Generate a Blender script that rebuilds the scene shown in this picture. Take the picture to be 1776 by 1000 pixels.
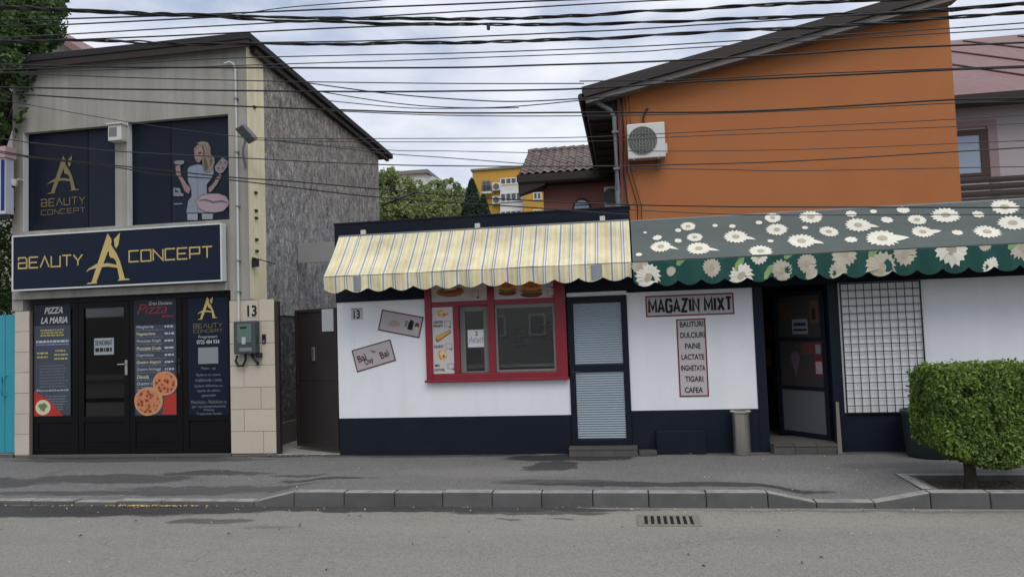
import bpy, bmesh, math, random
from mathutils import Vector, Matrix, noise
random.seed(11)
R = math.radians
sc = bpy.context.scene
for o in list(bpy.data.objects): bpy.data.objects.remove(o)
col = sc.collection

# ------------------------------------------------------------------ camera
CAM = Vector((0, -9.727, 1.7)); FPX = 1250.0
yaw, pitch, roll = R(9.005), R(3.109), R(-2.013)
fwd = Vector((-math.sin(yaw)*math.cos(pitch), math.cos(yaw)*math.cos(pitch), math.sin(pitch)))
r0 = Vector((math.cos(yaw), math.sin(yaw), 0)); u0 = r0.cross(fwd)
right = r0*math.cos(roll) + u0*math.sin(roll); up = -r0*math.sin(roll) + u0*math.cos(roll)
cam = bpy.data.cameras.new('camera'); co = bpy.data.objects.new('camera', cam); col.objects.link(co)
m = Matrix((right, up, -fwd)).transposed().to_4x4(); m.translation = CAM
co.matrix_world = m
cam.sensor_width = 36; cam.lens = FPX/1776*36; cam.clip_end = 2000; cam.clip_start = .05
sc.camera = co
sc.render.resolution_x = 1024; sc.render.resolution_y = 576

def at(px, py, Y=0.0):
    """world point of the facade-parallel plane y=Y seen at a photo pixel"""
    d = right*((px-888)/FPX) - up*((py-500)/FPX) + fwd
    return CAM + d*((Y-CAM.y)/d.y)

# ------------------------------------------------------------------ sky and sun
w = bpy.data.worlds.new('World'); sc.world = w; w.use_nodes = True
nt = w.node_tree; N = nt.nodes; L = nt.links
bg = N['Background']; bg.inputs[1].default_value = 0.10
sky = N.new('ShaderNodeTexSky'); sky.sky_type = 'NISHITA'; sky.sun_disc = False
sky.sun_elevation = R(56); sky.sun_rotation = R(160); sky.dust_density = 2.0
tc = N.new('ShaderNodeTexCoord')
mp = N.new('ShaderNodeMapping'); mp.inputs['Scale'].default_value = (1, 1, 2.6); L.new(tc.outputs['Generated'], mp.inputs[0])
n1 = N.new('ShaderNodeTexNoise'); n1.inputs['Scale'].default_value = 3.1; n1.inputs['Detail'].default_value = 7; n1.inputs['Roughness'].default_value = .55; n1.inputs['Distortion'].default_value = .35
L.new(mp.outputs[0], n1.inputs[0])
n2 = N.new('ShaderNodeTexNoise'); n2.inputs['Scale'].default_value = 6.5; n2.inputs['Detail'].default_value = 6
L.new(mp.outputs[0], n2.inputs[0])
rp = N.new('ShaderNodeValToRGB'); rp.color_ramp.elements[0].position = .30; rp.color_ramp.elements[0].color = (.3, .3, .3, 1)
rp.color_ramp.elements[1].position = .47; rp.color_ramp.elements[1].color = (1, 1, 1, 1)
L.new(n1.outputs[0], rp.inputs[0])
cr = N.new('ShaderNodeValToRGB'); cr.color_ramp.elements[0].position = .30; cr.color_ramp.elements[0].color = (4.9, 5.45, 6.7, 1)
cr.color_ramp.elements[1].position = .68; cr.color_ramp.elements[1].color = (7.5, 7.8, 8.4, 1)
L.new(n2.outputs[0], cr.inputs[0])
mx = N.new('ShaderNodeMix'); mx.data_type = 'RGBA'
sk2 = N.new('ShaderNodeMix'); sk2.data_type = 'RGBA'; sk2.blend_type = 'MULTIPLY'; sk2.inputs['Factor'].default_value = 1
L.new(sky.outputs[0], sk2.inputs[6]); sk2.inputs[7].default_value = (1.35, 1.35, 1.3, 1)
L.new(rp.outputs[0], mx.inputs['Factor']); L.new(sk2.outputs[2], mx.inputs[6]); L.new(cr.outputs[0], mx.inputs[7])
L.new(mx.outputs[2], bg.inputs[0])

sl = bpy.data.lights.new('sun', 'SUN'); sl.energy = 1.5; sl.angle = R(45); sl.color = (1, .965, .91)
so = bpy.data.objects.new('sun', sl); col.objects.link(so); so.location = (4, -12, 18)
so.rotation_euler = Vector((.34, -.70, 1.15)).to_track_quat('Z', 'Y').to_euler()
sc.view_settings.view_transform = 'Standard'; sc.view_settings.look = 'None'; sc.view_settings.gamma = 1
sc.view_settings.exposure = 0.27; sc.view_settings.use_curve_mapping = False

# ------------------------------------------------------------------ materials
def srgb(r, g, b):
    f = lambda c: (c/255/12.92) if c <= 10 else (((c/255)+.055)/1.055)**2.4
    return (f(r), f(g), f(b))
def newmat(name):
    ma = bpy.data.materials.new(name); ma.use_nodes = True
    return ma, ma.node_tree, ma.node_tree.nodes['Principled BSDF']
def nd(t, kind, **kw):
    n = t.nodes.new(kind)
    for k, v in kw.items(): setattr(n, k, v)
    return n
def mathn(t, op, a, b=None, clamp=False):
    n = t.nodes.new('ShaderNodeMath'); n.operation = op; n.use_clamp = clamp
    for i, v in enumerate((a, b)):
        if v is None: continue
        if isinstance(v, (int, float)): n.inputs[i].default_value = v
        else: t.links.new(v, n.inputs[i])
    return n.outputs[0]
def mixc(t, f, a, b, blend='MIX'):
    n = t.nodes.new('ShaderNodeMix'); n.data_type = 'RGBA'; n.blend_type = blend
    for s, v in ((0, f), (6, a), (7, b)):
        if isinstance(v, (int, float)): n.inputs[s].default_value = v
        elif isinstance(v, tuple): n.inputs[s].default_value = (*v[:3], 1)
        else: t.links.new(v, n.inputs[s])
    return n.outputs[2]
def noisen(t, vec, scale, detail=5, rough=.55, dist=0.0, mapscale=None):
    if mapscale:
        mm = t.nodes.new('ShaderNodeMapping'); mm.inputs['Scale'].default_value = mapscale; t.links.new(vec, mm.inputs[0]); vec = mm.outputs[0]
    n = t.nodes.new('ShaderNodeTexNoise'); n.inputs['Scale'].default_value = scale; n.inputs['Detail'].default_value = detail
    n.inputs['Roughness'].default_value = rough; n.inputs['Distortion'].default_value = dist
    t.links.new(vec, n.inputs[0]); return n.outputs[0]
def rampn(t, fac, stops, interp='LINEAR'):
    n = t.nodes.new('ShaderNodeValToRGB'); cr = n.color_ramp; cr.interpolation = interp
    while len(cr.elements) < len(stops): cr.elements.new(.5)
    for e, (p, c) in zip(cr.elements, stops):
        e.position = p; e.color = (*c, 1) if isinstance(c, tuple) else (c, c, c, 1)
    t.links.new(fac, n.inputs[0]); return n.outputs[0]
def bumpn(t, bs, h, strength, dist=.01):
    b = t.nodes.new('ShaderNodeBump'); b.inputs['Strength'].default_value = strength; b.inputs['Distance'].default_value = dist
    t.links.new(h, b.inputs['Height']); t.links.new(b.outputs[0], bs.inputs['Normal'])
def M(name, c, rough=.8, var=.16, scale=2.2, bump=.15, bscale=70, metal=0, spec=.4, streak=0.0, rnd=0.0, fine=.08, dirt=0.0, dirtc=(.06, .05, .04)):
    ma, t, bs = newmat(name); vec = t.nodes.new('ShaderNodeTexCoord').outputs['Object']
    a = noisen(t, vec, scale); b = noisen(t, vec, bscale, 3)
    v = mathn(t, 'ADD', 1-var, mathn(t, 'MULTIPLY', a, 2*var))
    v = mathn(t, 'MULTIPLY', v, mathn(t, 'ADD', 1-fine, mathn(t, 'MULTIPLY', b, 2*fine)))
    if streak:
        s = noisen(t, vec, 1.0, 6, .6, 0, (5, 5, .35))
        v = mathn(t, 'MULTIPLY', v, rampn(t, s, [(.35, 1-streak), (.62, 1.0+streak*.25)]))
    if rnd:
        oi = t.nodes.new('ShaderNodeObjectInfo')
        v = mathn(t, 'MULTIPLY', v, mathn(t, 'ADD', 1-rnd, mathn(t, 'MULTIPLY', oi.outputs['Random'], 2*rnd)))
    out = mixc(t, 1.0, (*c, 1), v, 'MULTIPLY')
    if dirt:
        dn = noisen(t, vec, 1.3, 8, .68)
        out = mixc(t, mathn(t, 'MULTIPLY', rampn(t, dn, [(.5, 0.0), (.72, 1.0)]), dirt), out, dirtc)
    t.links.new(out, bs.inputs['Base Color'])
    bs.inputs['Roughness'].default_value = rough; bs.inputs['Metallic'].default_value = metal
    bs.inputs['Specular IOR Level'].default_value = spec
    if bump: bumpn(t, bs, b, bump, .004)
    return ma
MT = {}
def flat(name, rgb, rough=.7, **k):
    if name not in MT: MT[name] = M(name, srgb(*rgb), rough, **{**dict(var=.07, bump=.03, fine=.04), **k})
    return MT[name]

m_concrete = M('weathered concrete render', (.33, .318, .28), .92, .14, 1.1, .35, 90, streak=.20, dirt=.3, dirtc=(.2, .19, .165))
m_tile = M('cream ceramic tile', (.52, .455, .37), .45, .07, 5, .05, 40, rnd=.05, dirt=.12, dirtc=(.3, .25, .19))
m_grout = M('tile grout', (.19, .165, .14), .95)
m_yellowins = M('yellowed insulation render', (.84, .77, .51), .9, .10, 3, .2, 80, streak=.18, dirt=.3, dirtc=(.35, .3, .16))
m_white = M('white wall paint', (.77, .78, .81), .75, .05, 1.4, .3, 60, fine=.03, dirt=.2, dirtc=(.58, .57, .54), streak=.035)
m_navy = M('navy masonry paint', (.0088, .0135, .0225), .6, .16, 2.2, .25, 90, dirt=.16, dirtc=(.04, .042, .045), spec=.14)
m_navyfr = M('dark navy aluminium', (.011, .015, .024), .4, .1, 3, .02, spec=.14)
m_black = M('dark brown door panel', (.0062, .0058, .0072), .42, .2, 2, .04, dirt=.18, dirtc=(.016, .014, .012), spec=.14)
m_film = M('dark window film', (.0085, .0125, .024), .33, .14, 1.5, .02, spec=.14)
m_film2 = M('dark window film lighter', (.0125, .018, .031), .33, .14, 1.5, .02, spec=.14)
m_signface = M('dark blue sign face', (.0085, .0145, .030), .38, .07, 1.5, .01, spec=.14)
m_signfr = M('sign aluminium frame', (.62, .64, .64), .45, .06, 3, .03, dirt=.25, dirtc=(.4, .4, .38))
m_gold = M('gold print', (.52, .39, .14), .45, .12, 4, 0)
m_golddim = M('dull gold print', (.20, .155, .075), .55, .12, 4, 0)
m_roofdark = M('bituminous roof felt', (.020, .018, .020), .85, .3, 3, .4, 50)
m_wood = M('dark stained timber', (.026, .017, .014), .7, .3, 4, .3, 40)
m_gate = M('brown steel gate', (.024, .0165, .0165), .5, .14, 2, .05, 60, dirt=.25, dirtc=(.045, .03, .025))
m_steel = M('brushed steel', (.55, .52, .46), .34, .14, 3, .05, 70, metal=.9, dirt=.4, dirtc=(.12, .1, .08))
m_metalgrey = M('grey painted metal', (.17, .18, .185), .5, .1, 3, .03)
m_blackmetal = M('black painted steel', (.010, .011, .013), .45, .15, 3, .05)
m_red = M('red aluminium frame', (.235, .020, .034), .35, .10, 2, .03, dirt=.15, dirtc=(.12, .02, .025))
m_orange = M('orange render', (.405, .150, .052), .93, .10, .8, .35, 110, dirt=.25, dirtc=(.30, .115, .048))
m_kerb = M('concrete kerb', (.095, .095, .093), .9, .38, 4.5, .4, 70, rnd=.12, dirt=.55, dirtc=(.08, .078, .075))
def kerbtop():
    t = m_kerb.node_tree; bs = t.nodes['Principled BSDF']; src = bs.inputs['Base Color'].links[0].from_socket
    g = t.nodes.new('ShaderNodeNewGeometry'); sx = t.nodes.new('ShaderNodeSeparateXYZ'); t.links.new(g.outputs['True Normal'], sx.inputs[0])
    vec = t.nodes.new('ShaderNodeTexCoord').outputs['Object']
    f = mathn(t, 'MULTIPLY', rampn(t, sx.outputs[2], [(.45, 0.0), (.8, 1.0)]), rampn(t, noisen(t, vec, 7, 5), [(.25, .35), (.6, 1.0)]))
    t.links.new(mixc(t, f, src, (.30, .292, .27)), bs.inputs['Base Color'])   # paler colour on upward-facing faces, broken up by noise
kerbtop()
m_slab = M('dark paving slab', (.085, .078, .072), .85, .2, 5, .3, 60, rnd=.15)
m_bark = M('bark', (.045, .035, .025), .95, .3, 12, .8, 40)
m_soil = M('soil', (.055, .042, .03), 1, .4, 9, 1.0, 50)
m_wire = M('black cable rubber', (.012, .012, .014), .6, .1, 8, 0)
m_wiregrey = M('weathered grey cable', (.035, .035, .04), .6, .1, 8, 0)
m_paper = M('white paper', (.68, .70, .73), .8, .04, 4, .03)
m_acwhite = M('ivory plastic casing', (.60, .59, .55), .55, .06, 3, .03, dirt=.25, dirtc=(.4, .37, .3))
m_green = M('dark green plastic', (.018, .030, .028), .5, .12, 3, .05)
m_turq = M('turquoise sheet metal', (.03, .28, .36), .45, .08, 2, .05, dirt=.1, dirtc=(.1, .2, .22))
m_yellowb = M('ochre apartment render', (.48, .27, .05), .9, .08, .5, .1, 20)
m_farwhite = M('pale far render', (.60, .60, .57), .9, .1, .5, .1, 20)
m_pink = M('pale lilac render', (.42, .37, .38), .9, .07, 1, .2, 90, dirt=.1, dirtc=(.3, .26, .25))
m_redroof = M('red-brown sheet roof', (.215, .125, .115), .6, .14, 2, .1, 60, streak=.12)
m_brownwall = M('brick-red house render', (.26, .115, .09), .92, .10, 1.2, .2, 80)
m_tileroof = M('weathered roof tile', (.15, .12, .11), .85, .3, 5, .3, 60, rnd=.2)
m_interior = M('dim interior wall', (.72, .75, .74), .9)
m_intdark = M('dark interior', (.03, .03, .035), .9)
m_fibre = M('fibre cement board', (.27, .27, .26), .9, .15, 3, .2)
m_plast = flat('light grey conduit', (196, 198, 196))

def make_board():
    ma, t, bs = newmat('weathered fibrous board'); vec = t.nodes.new('ShaderNodeTexCoord').outputs['Object']
    a = noisen(t, vec, 1.0, 7, .7, .8, (24, 10, 7.0)); b = noisen(t, vec, 1.0, 5, .6, .2, (1.1, 1.1, .5)); c = noisen(t, vec, 1.0, 3, .5, 0, (60, 26, 22))
    h = mathn(t, 'ADD', mathn(t, 'MULTIPLY', a, .7), mathn(t, 'MULTIPLY', c, .3))
    c1 = rampn(t, h, [(.37, (.085, .083, .083)), (.47, (.215, .21, .21)), (.55, (.32, .315, .31)), (.66, (.6, .59, .57))])
    c2 = rampn(t, h, [(.38, (.08, .058, .042)), (.5, (.26, .2, .15)), (.64, (.5, .42, .33))])
    sx = t.nodes.new('ShaderNodeSeparateXYZ'); t.links.new(vec, sx.inputs[0])
    brown = mathn(t, 'ADD', mathn(t, 'MULTIPLY', sx.outputs[2], .30), -1.42)
    f = mathn(t, 'ADD', brown, mathn(t, 'MULTIPLY', b, 1.0), True)
    t.links.new(mixc(t, mathn(t, 'MULTIPLY', f, .75), c1, c2), bs.inputs['Base Color'])
    bs.inputs['Roughness'].default_value = .95; bumpn(t, bs, h, .9, .02); return ma
m_board = make_board()
def make_rough():
    ma, t, bs = newmat('rough dark stucco'); vec = t.nodes.new('ShaderNodeTexCoord').outputs['Object']
    a = noisen(t, vec, 9, 7, .7, .6)
    t.links.new(rampn(t, a, [(.35, (.02, .02, .024)), (.52, (.075, .075, .08)), (.7, (.22, .22, .22))]), bs.inputs['Base Color'])
    bs.inputs['Roughness'].default_value = .95; bumpn(t, bs, a, 1, .04); return ma
m_rough = make_rough()
def make_glass(name, tint, gloss=.12, rough=.02):
    ma, t, bs = newmat(name); t.nodes.remove(bs)
    tr = t.nodes.new('ShaderNodeBsdfTransparent'); tr.inputs[0].default_value = (*tint, 1)
    gl = t.nodes.new('ShaderNodeBsdfGlossy'); gl.inputs['Roughness'].default_value = rough
    fr = t.nodes.new('ShaderNodeFresnel'); fr.inputs[0].default_value = 1.5
    f = mathn(t, 'ADD', mathn(t, 'MULTIPLY', fr.outputs[0], 1.4), gloss*.3, True)
    ms = t.nodes.new('ShaderNodeMixShader'); t.links.new(f, ms.inputs[0]); t.links.new(tr.outputs[0], ms.inputs[1]); t.links.new(gl.outputs[0], ms.inputs[2])
    t.links.new(ms.outputs[0], t.nodes['Material Output'].inputs[0]); return ma
m_glass = make_glass('window glass', (.9, .93, .93), .30)
m_glassdark = make_glass('tinted door glass', (.16, .18, .20), .08)
def make_farglass():
    ma, t, bs = newmat('far window glass'); bs.inputs['Base Color'].default_value = (.03, .04, .05, 1); bs.inputs['Roughness'].default_value = .08
    bs.inputs['Specular IOR Level'].default_value = .8; return ma
m_farglass = make_farglass()
def ellipses(t, vec, items, edge=.74):
    out = None
    for cx, cy, rx, ry, s in items:
        mm = t.nodes.new('ShaderNodeMapping'); mm.vector_type = 'POINT'
        mm.inputs['Location'].default_value = (-cx/rx, -cy/ry, 0); mm.inputs['Scale'].default_value = (1/rx, 1/ry, 0)
        t.links.new(vec, mm.inputs[0])
        ln = t.nodes.new('ShaderNodeVectorMath'); ln.operation = 'LENGTH'; t.links.new(mm.outputs[0], ln.inputs[0])
        mr = t.nodes.new('ShaderNodeMapRange'); mr.interpolation_type = 'SMOOTHSTEP'
        mr.inputs[1].default_value = edge; mr.inputs[2].default_value = 1.0; mr.inputs[3].default_value = s; mr.inputs[4].default_value = 0
        t.links.new(ln.outputs['Value'], mr.inputs[0])
        out = mr.outputs[0] if out is None else mathn(t, 'MAXIMUM', out, mr.outputs[0])
    return out
def make_asphalt(name, base, stains_shade, light=None, lightc=(.2, .19, .165), var=.2, dark=(.035, .035, .037)):
    ma, t, bs = newmat(name); vec = t.nodes.new('ShaderNodeTexCoord').outputs['Object']
    wn = t.nodes.new('ShaderNodeTexNoise'); wn.inputs['Scale'].default_value = 2.3; wn.inputs['Detail'].default_value = 8; wn.inputs['Roughness'].default_value = .62; t.links.new(vec, wn.inputs[0])
    sb = t.nodes.new('ShaderNodeVectorMath'); sb.operation = 'SUBTRACT'; t.links.new(wn.outputs['Color'], sb.inputs[0]); sb.inputs[1].default_value = (.5, .5, .5)
    ms = t.nodes.new('ShaderNodeVectorMath'); ms.operation = 'MULTIPLY'; t.links.new(sb.outputs[0], ms.inputs[0]); ms.inputs[1].default_value = (1.3, .34, 0)
    ad = t.nodes.new('ShaderNodeVectorMath'); ad.operation = 'ADD'; t.links.new(vec, ad.inputs[0]); t.links.new(ms.outputs[0], ad.inputs[1]); dv = ad.outputs[0]
    big = noisen(t, vec, .9, 6, .6, .3, (1, 2.2, 1)); fine = noisen(t, vec, 140, 2); mid = noisen(t, vec, 22, 4)
    v = mathn(t, 'ADD', 1-var, mathn(t, 'MULTIPLY', big, 2*var))
    v = mathn(t, 'MULTIPLY', v, mathn(t, 'ADD', .72, mathn(t, 'MULTIPLY', fine, .56)))
    v = mathn(t, 'MULTIPLY', v, mathn(t, 'ADD', .88, mathn(t, 'MULTIPLY', mid, .24)))
    c = mixc(t, 1.0, base, v, 'MULTIPLY')
    if light: c = mixc(t, mathn(t, 'MULTIPLY', ellipses(t, dv, light, .3), mathn(t, 'ADD', .55, mathn(t, 'MULTIPLY', mid, .9))), c, lightc)
    vo = t.nodes.new('ShaderNodeTexVoronoi'); vo.inputs['Scale'].default_value = 7; t.links.new(vec, vo.inputs[0])
    spots = mathn(t, 'MULTIPLY', rampn(t, vo.outputs['Distance'], [(.05, 1.0), (.11, 0.0)]), rampn(t, noisen(t, vec, 3, 2), [(.5, 0.0), (.6, .6)]))
    c = mixc(t, mathn(t, 'MULTIPLY', spots, .6), c, (.05, .048, .045))
    ck = t.nodes.new('ShaderNodeTexVoronoi'); ck.feature = 'DISTANCE_TO_EDGE'; ck.inputs['Scale'].default_value = .55; t.links.new(dv, ck.inputs[0])
    crack = mathn(t, 'MULTIPLY', rampn(t, ck.outputs['Distance'], [(.0, 1.0), (.003, .5), (.007, 0.0)]), rampn(t, noisen(t, vec, 1.1, 3), [(.48, 0.0), (.56, 1.0)]))
    c = mixc(t, mathn(t, 'MULTIPLY', crack, .28), c, (.03, .03, .03))
    agg = t.nodes.new('ShaderNodeTexVoronoi'); agg.inputs['Scale'].default_value = 95; t.links.new(vec, agg.inputs[0])
    c = mixc(t, mathn(t, 'MULTIPLY', rampn(t, agg.outputs['Color'], [(.55, 0.0), (.8, 1.0)]), .22), c, (.42, .40, .37))
    c = mixc(t, mathn(t, 'MULTIPLY', rampn(t, agg.outputs['Color'], [(.2, 1.0), (.35, 0.0)]), .3), c, (.06, .06, .06))
    if stains_shade:
        s = ellipses(t, dv, stains_shade)
        c = mixc(t, s, c, dark)
        r = mathn(t, 'SUBTRACT', .92, mathn(t, 'MULTIPLY', s, .42)); t.links.new(r, bs.inputs['Roughness'])
    else: bs.inputs['Roughness'].default_value = .92
    t.links.new(c, bs.inputs['Base Color']); bs.inputs['Specular IOR Level'].default_value = .3
    bumpn(t, bs, mathn(t, 'ADD', fine, mid), .45, .006); return ma

# ------------------------------------------------------------------ geometry helpers
BASE = {}
class MB:
    def __init__(s): s.v = []; s.f = []; s.sm = False
    def add(s, vs, fs):
        n = len(s.v); s.v += [Vector(p) for p in vs]; s.f += [tuple(i+n for i in f) for f in fs]; return s
    def box(s, x0, x1, y0, y1, z0, z1):
        return s.add([(x0,y0,z0),(x1,y0,z0),(x1,y1,z0),(x0,y1,z0),(x0,y0,z1),(x1,y0,z1),(x1,y1,z1),(x0,y1,z1)],
                     [(0,3,2,1),(4,5,6,7),(0,1,5,4),(1,2,6,5),(2,3,7,6),(3,0,4,7)])
    def hexa(s, p):   # 8 points, bottom 4 then top 4
        return s.add(p, [(0,3,2,1),(4,5,6,7),(0,1,5,4),(1,2,6,5),(2,3,7,6),(3,0,4,7)])
    def prism(s, pts, y0, y1):   # polygon in x,z (counter-clockwise seen from -y), extruded in y
        n = len(pts); vs = [(x, y0, z) for x, z in pts] + [(x, y1, z) for x, z in pts]
        return s.add(vs, [tuple(range(n)), tuple(range(2*n-1, n-1, -1))] + [(i, i+n, (i+1) % n+n, (i+1) % n) for i in range(n)])
    def prismx(s, pts, x0, x1):  # polygon in y,z, extruded in x
        n = len(pts); vs = [(x0, y, z) for y, z in pts] + [(x1, y, z) for y, z in pts]
        return s.add(vs, [tuple(range(n-1, -1, -1)), tuple(range(n, 2*n))] + [(i, (i+1) % n, (i+1) % n+n, i+n) for i in range(n)])
    def prismz(s, pts, z0, z1):
        n = len(pts); vs = [(x, y, z0) for x, y in pts] + [(x, y, z1) for x, y in pts]
        return s.add(vs, [tuple(range(n-1, -1, -1)), tuple(range(n, 2*n))] + [(i, (i+1) % n, (i+1) % n+n, i+n) for i in range(n)])
    def tube(s, pts, r, seg=6, caps=True):
        pts = [Vector(p) for p in pts]; n = len(pts); vs = []; fs = []
        for i, p in enumerate(pts):
            d = (pts[min(i+1, n-1)] - pts[max(i-1, 0)]).normalized()
            a = d.cross(Vector((0, 0, 1)))
            if a.length < .01: a = d.cross(Vector((0, 1, 0)))
            a.normalize(); b = a.cross(d)
            rr = r[i] if isinstance(r, (list, tuple)) else r
            for k in range(seg):
                an = 2*math.pi*k/seg; vs.append(p + (a*math.cos(an) + b*math.sin(an))*rr)
        for i in range(n-1):
            for k in range(seg): fs.append((i*seg+k, i*seg+(k+1) % seg, (i+1)*seg+(k+1) % seg, (i+1)*seg+k))
        if caps: fs += [tuple(range(seg-1, -1, -1)), tuple(range((n-1)*seg, n*seg))]
        s.sm = True; return s.add(vs, fs)
    def lathe(s, cx, cy, prof, seg=24):  # prof list of (r,z)
        vs = []; fs = []; n = len(prof)
        for r, z in prof:
            for k in range(seg): an = 2*math.pi*k/seg; vs.append((cx+r*math.cos(an), cy+r*math.sin(an), z))
        for i in range(n-1):
            for k in range(seg): fs.append((i*seg+k, i*seg+(k+1) % seg, (i+1)*seg+(k+1) % seg, (i+1)*seg+k))
        s.sm = True; return s.add(vs, fs)
    def disc_y(s, cx, cz, r, y0, y1, seg=24, rz=None):  # disc facing -y with thickness
        rz = rz or r
        return s.prism([(cx+r*math.cos(2*math.pi*k/seg), cz+rz*math.sin(2*math.pi*k/seg)) for k in range(seg)], y0, y1)
    def build(s, name, mat, parent=None, origin=None, bevel=0.0, smooth=None):
        base = BASE.get(parent, Vector((0, 0, 0))) if parent else (Vector(origin) if origin else Vector((0, 0, 0)))
        me = bpy.data.meshes.new(name); me.from_pydata([v-base for v in s.v], [], s.f); me.update()
        if smooth or (smooth is None and s.sm):
            for p in me.polygons: p.use_smooth = True
            try: me.set_sharp_from_angle(angle=R(40))
            except Exception: pass
        me.materials.append(mat)
        o = bpy.data.objects.new(name, me); col.objects.link(o)
        if parent: o.parent = parent
        else: o.location = base
        BASE[o] = base
        if bevel:
            b = o.modifiers.new('bevel', 'BEVEL'); b.width = bevel; b.segments = 2; b.limit_method = 'ANGLE'
        return o
def tag(o, label, cat, group=None, kind=None):
    if label: o['label'] = label
    if cat: o['category'] = cat
    if group: o['group'] = group
    if kind: o['kind'] = kind
    return o
def thing(name, label, cat, loc, group=None):
    o = bpy.data.objects.new(name, None); col.objects.link(o); o.location = loc; o.empty_display_size = .2
    BASE[o] = Vector(loc); return tag(o, label, cat, group)
def struct(o): o['kind'] = 'structure'; return o
def box(name, mat, parent, x0, x1, y0, y1, z0, z1, bevel=0.0, origin=None):
    return MB().box(x0, x1, y0, y1, z0, z1).build(name, mat, parent, origin, bevel)

# lettering: built-in font turned into thin meshes facing -y
def text(s, cx, cz, wd, ht, y, mat, parent, name='lettering', bold=.0, shear=0.0, rot=0.0, rng=0.0):
    cu = bpy.data.curves.new('t', 'FONT'); cu.body = s; cu.offset = bold; cu.shear = shear; cu.extrude = 0.0; cu.resolution_u = 3
    ob = bpy.data.objects.new('t', cu); col.objects.link(ob)
    dg = bpy.context.evaluated_depsgraph_get(); me = bpy.data.meshes.new_from_object(ob.evaluated_get(dg))
    bpy.data.objects.remove(ob); bpy.data.curves.remove(cu)
    xs = [v.co.x for v in me.vertices]; ys = [v.co.y for v in me.vertices]
    x0, x1, y0, y1 = min(xs), max(xs), min(ys), max(ys)
    sx = wd/(x1-x0); sy = ht/(y1-y0); base = BASE.get(parent, Vector((0, 0, 0)))
    c, sn = math.cos(rot), math.sin(rot)
    for v in me.vertices:
        a = (v.co.x-(x0+x1)/2)*sx; b = (v.co.y-(y0+y1)/2)*sy
        v.co = Vector((cx+a*c-b*sn, y, cz+a*sn+b*c)) - base
    me.name = name; me.materials.clear(); me.materials.append(mat)
    o = bpy.data.objects.new(name, me); col.objects.link(o); o.parent = parent; BASE[o] = base
    return o
def stroke_strip(mb, pts, wd, y):
    """mitred flat strip along a polyline in x,z"""
    P = [Vector((p[0], p[1])) for p in pts]; n = len(P); Lp = []; Rp = []
    for i in range(n):
        if i == 0: d = (P[1]-P[0]).normalized(); k = 1
        elif i == n-1: d = (P[-1]-P[-2]).normalized(); k = 1
        else:
            a = (P[i]-P[i-1]).normalized(); b = (P[i+1]-P[i]).normalized(); d = (a+b)
            d = d.normalized() if d.length > 1e-4 else a; k = 1/max(.45, abs(d.dot(a)))
        nrm = Vector((-d.y, d.x))*wd/2*k; Lp.append(P[i]+nrm); Rp.append(P[i]-nrm)
    vs = [(p.x, y, p.y) for p in Rp] + [(p.x, y, p.y) for p in Lp]
    mb.add(vs, [(i, i+1, n+i+1, n+i) for i in range(n-1)])
GL = {'B': [[(.0,.75),(.0,1),(.75,1),(.95,.85),(.95,0),(0,0),(0,.5),(.95,.5)]], 'E': [[(1,1),(0,1),(0,0),(1,0)],[(0,.5),(.85,.5)]],
      'A': [[(0,0),(.5,1),(1,0)]], 'U': [[(0,1),(0,0),(1,0),(1,1)]], 'T': [[(0,1),(1,1)],[(.5,.95),(.5,0)]],
      'Y': [[(0,1),(.5,.45),(1,1)],[(.5,.42),(.5,0)]], 'C': [[(1,1),(0,1),(0,0),(1,0)]], 'O': [[(.5,1),(0,1),(0,0),(1,0),(1,1),(.5,1)]],
      'N': [[(0,0),(0,1),(1,0),(1,1)]], 'P': [[(0,0),(0,1),(1,1),(1,.42),(.06,.42)]],
      'M': [[(0,0),(0,1),(.5,.25),(1,1),(1,0)]], 'G': [[(1,.8),(.85,1),(.15,1),(0,.8),(0,.2),(.15,0),(.85,0),(1,.2),(1,.48),(.55,.48)]], 'Z': [[(0,1),(.95,1),(.05,0),(1,0)]], 'I': [[(.5,0),(.5,1)]], 'X': [[(0,0),(1,1)],[(0,1),(1,0)]], ' ': [], 'a': [[(0,0),(.5,1),(1,0)],[(.22,.3),(.78,.3)]]}
def stroke_text(s, x0, x1, z0, z1, y, mat, parent, wd=.018, fill=.74, name='lettering'):
    mb = MB(); k = 0; ws = [{'I': .45, 'M': 1.2, ' ': .5}.get(c, 1.0) for c in s]; u = (x1-x0)/sum(ws); x = x0
    for ch, w_ in zip(s, ws):
        gap = (1-fill)*u; cw = w_*u-gap
        for st in GL[ch]:
            k += 1; stroke_strip(mb, [(x+gap/2+p[0]*cw, z0+p[1]*(z1-z0)) for p in st], wd, y-.0004*(k % 3))
        x += w_*u
    return mb.build(name, mat, parent)
LOGO = [[(565,785),(600,785),(716,520),(712,500),(687,462),(664,520)], [(530,792),(610,789),(602,779),(540,783)],
        [(527,712),(545,690),(605,661),(690,660),(770,678),(772,697),(690,682),(610,685),(555,697)],
        [(772,772),(812,772),(778,655),(752,600),(716,545),(736,610),(750,660)], [(758,779),(847,776),(835,767),(768,769)],
        [(692,545),(700,562),(689,580),(699,588),(696,604),(706,624),(730,630),(752,655),(740,610),(722,566),(708,524)],
        [(738,548),(733,506),(778,464),(766,545),(748,566)]]
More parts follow.
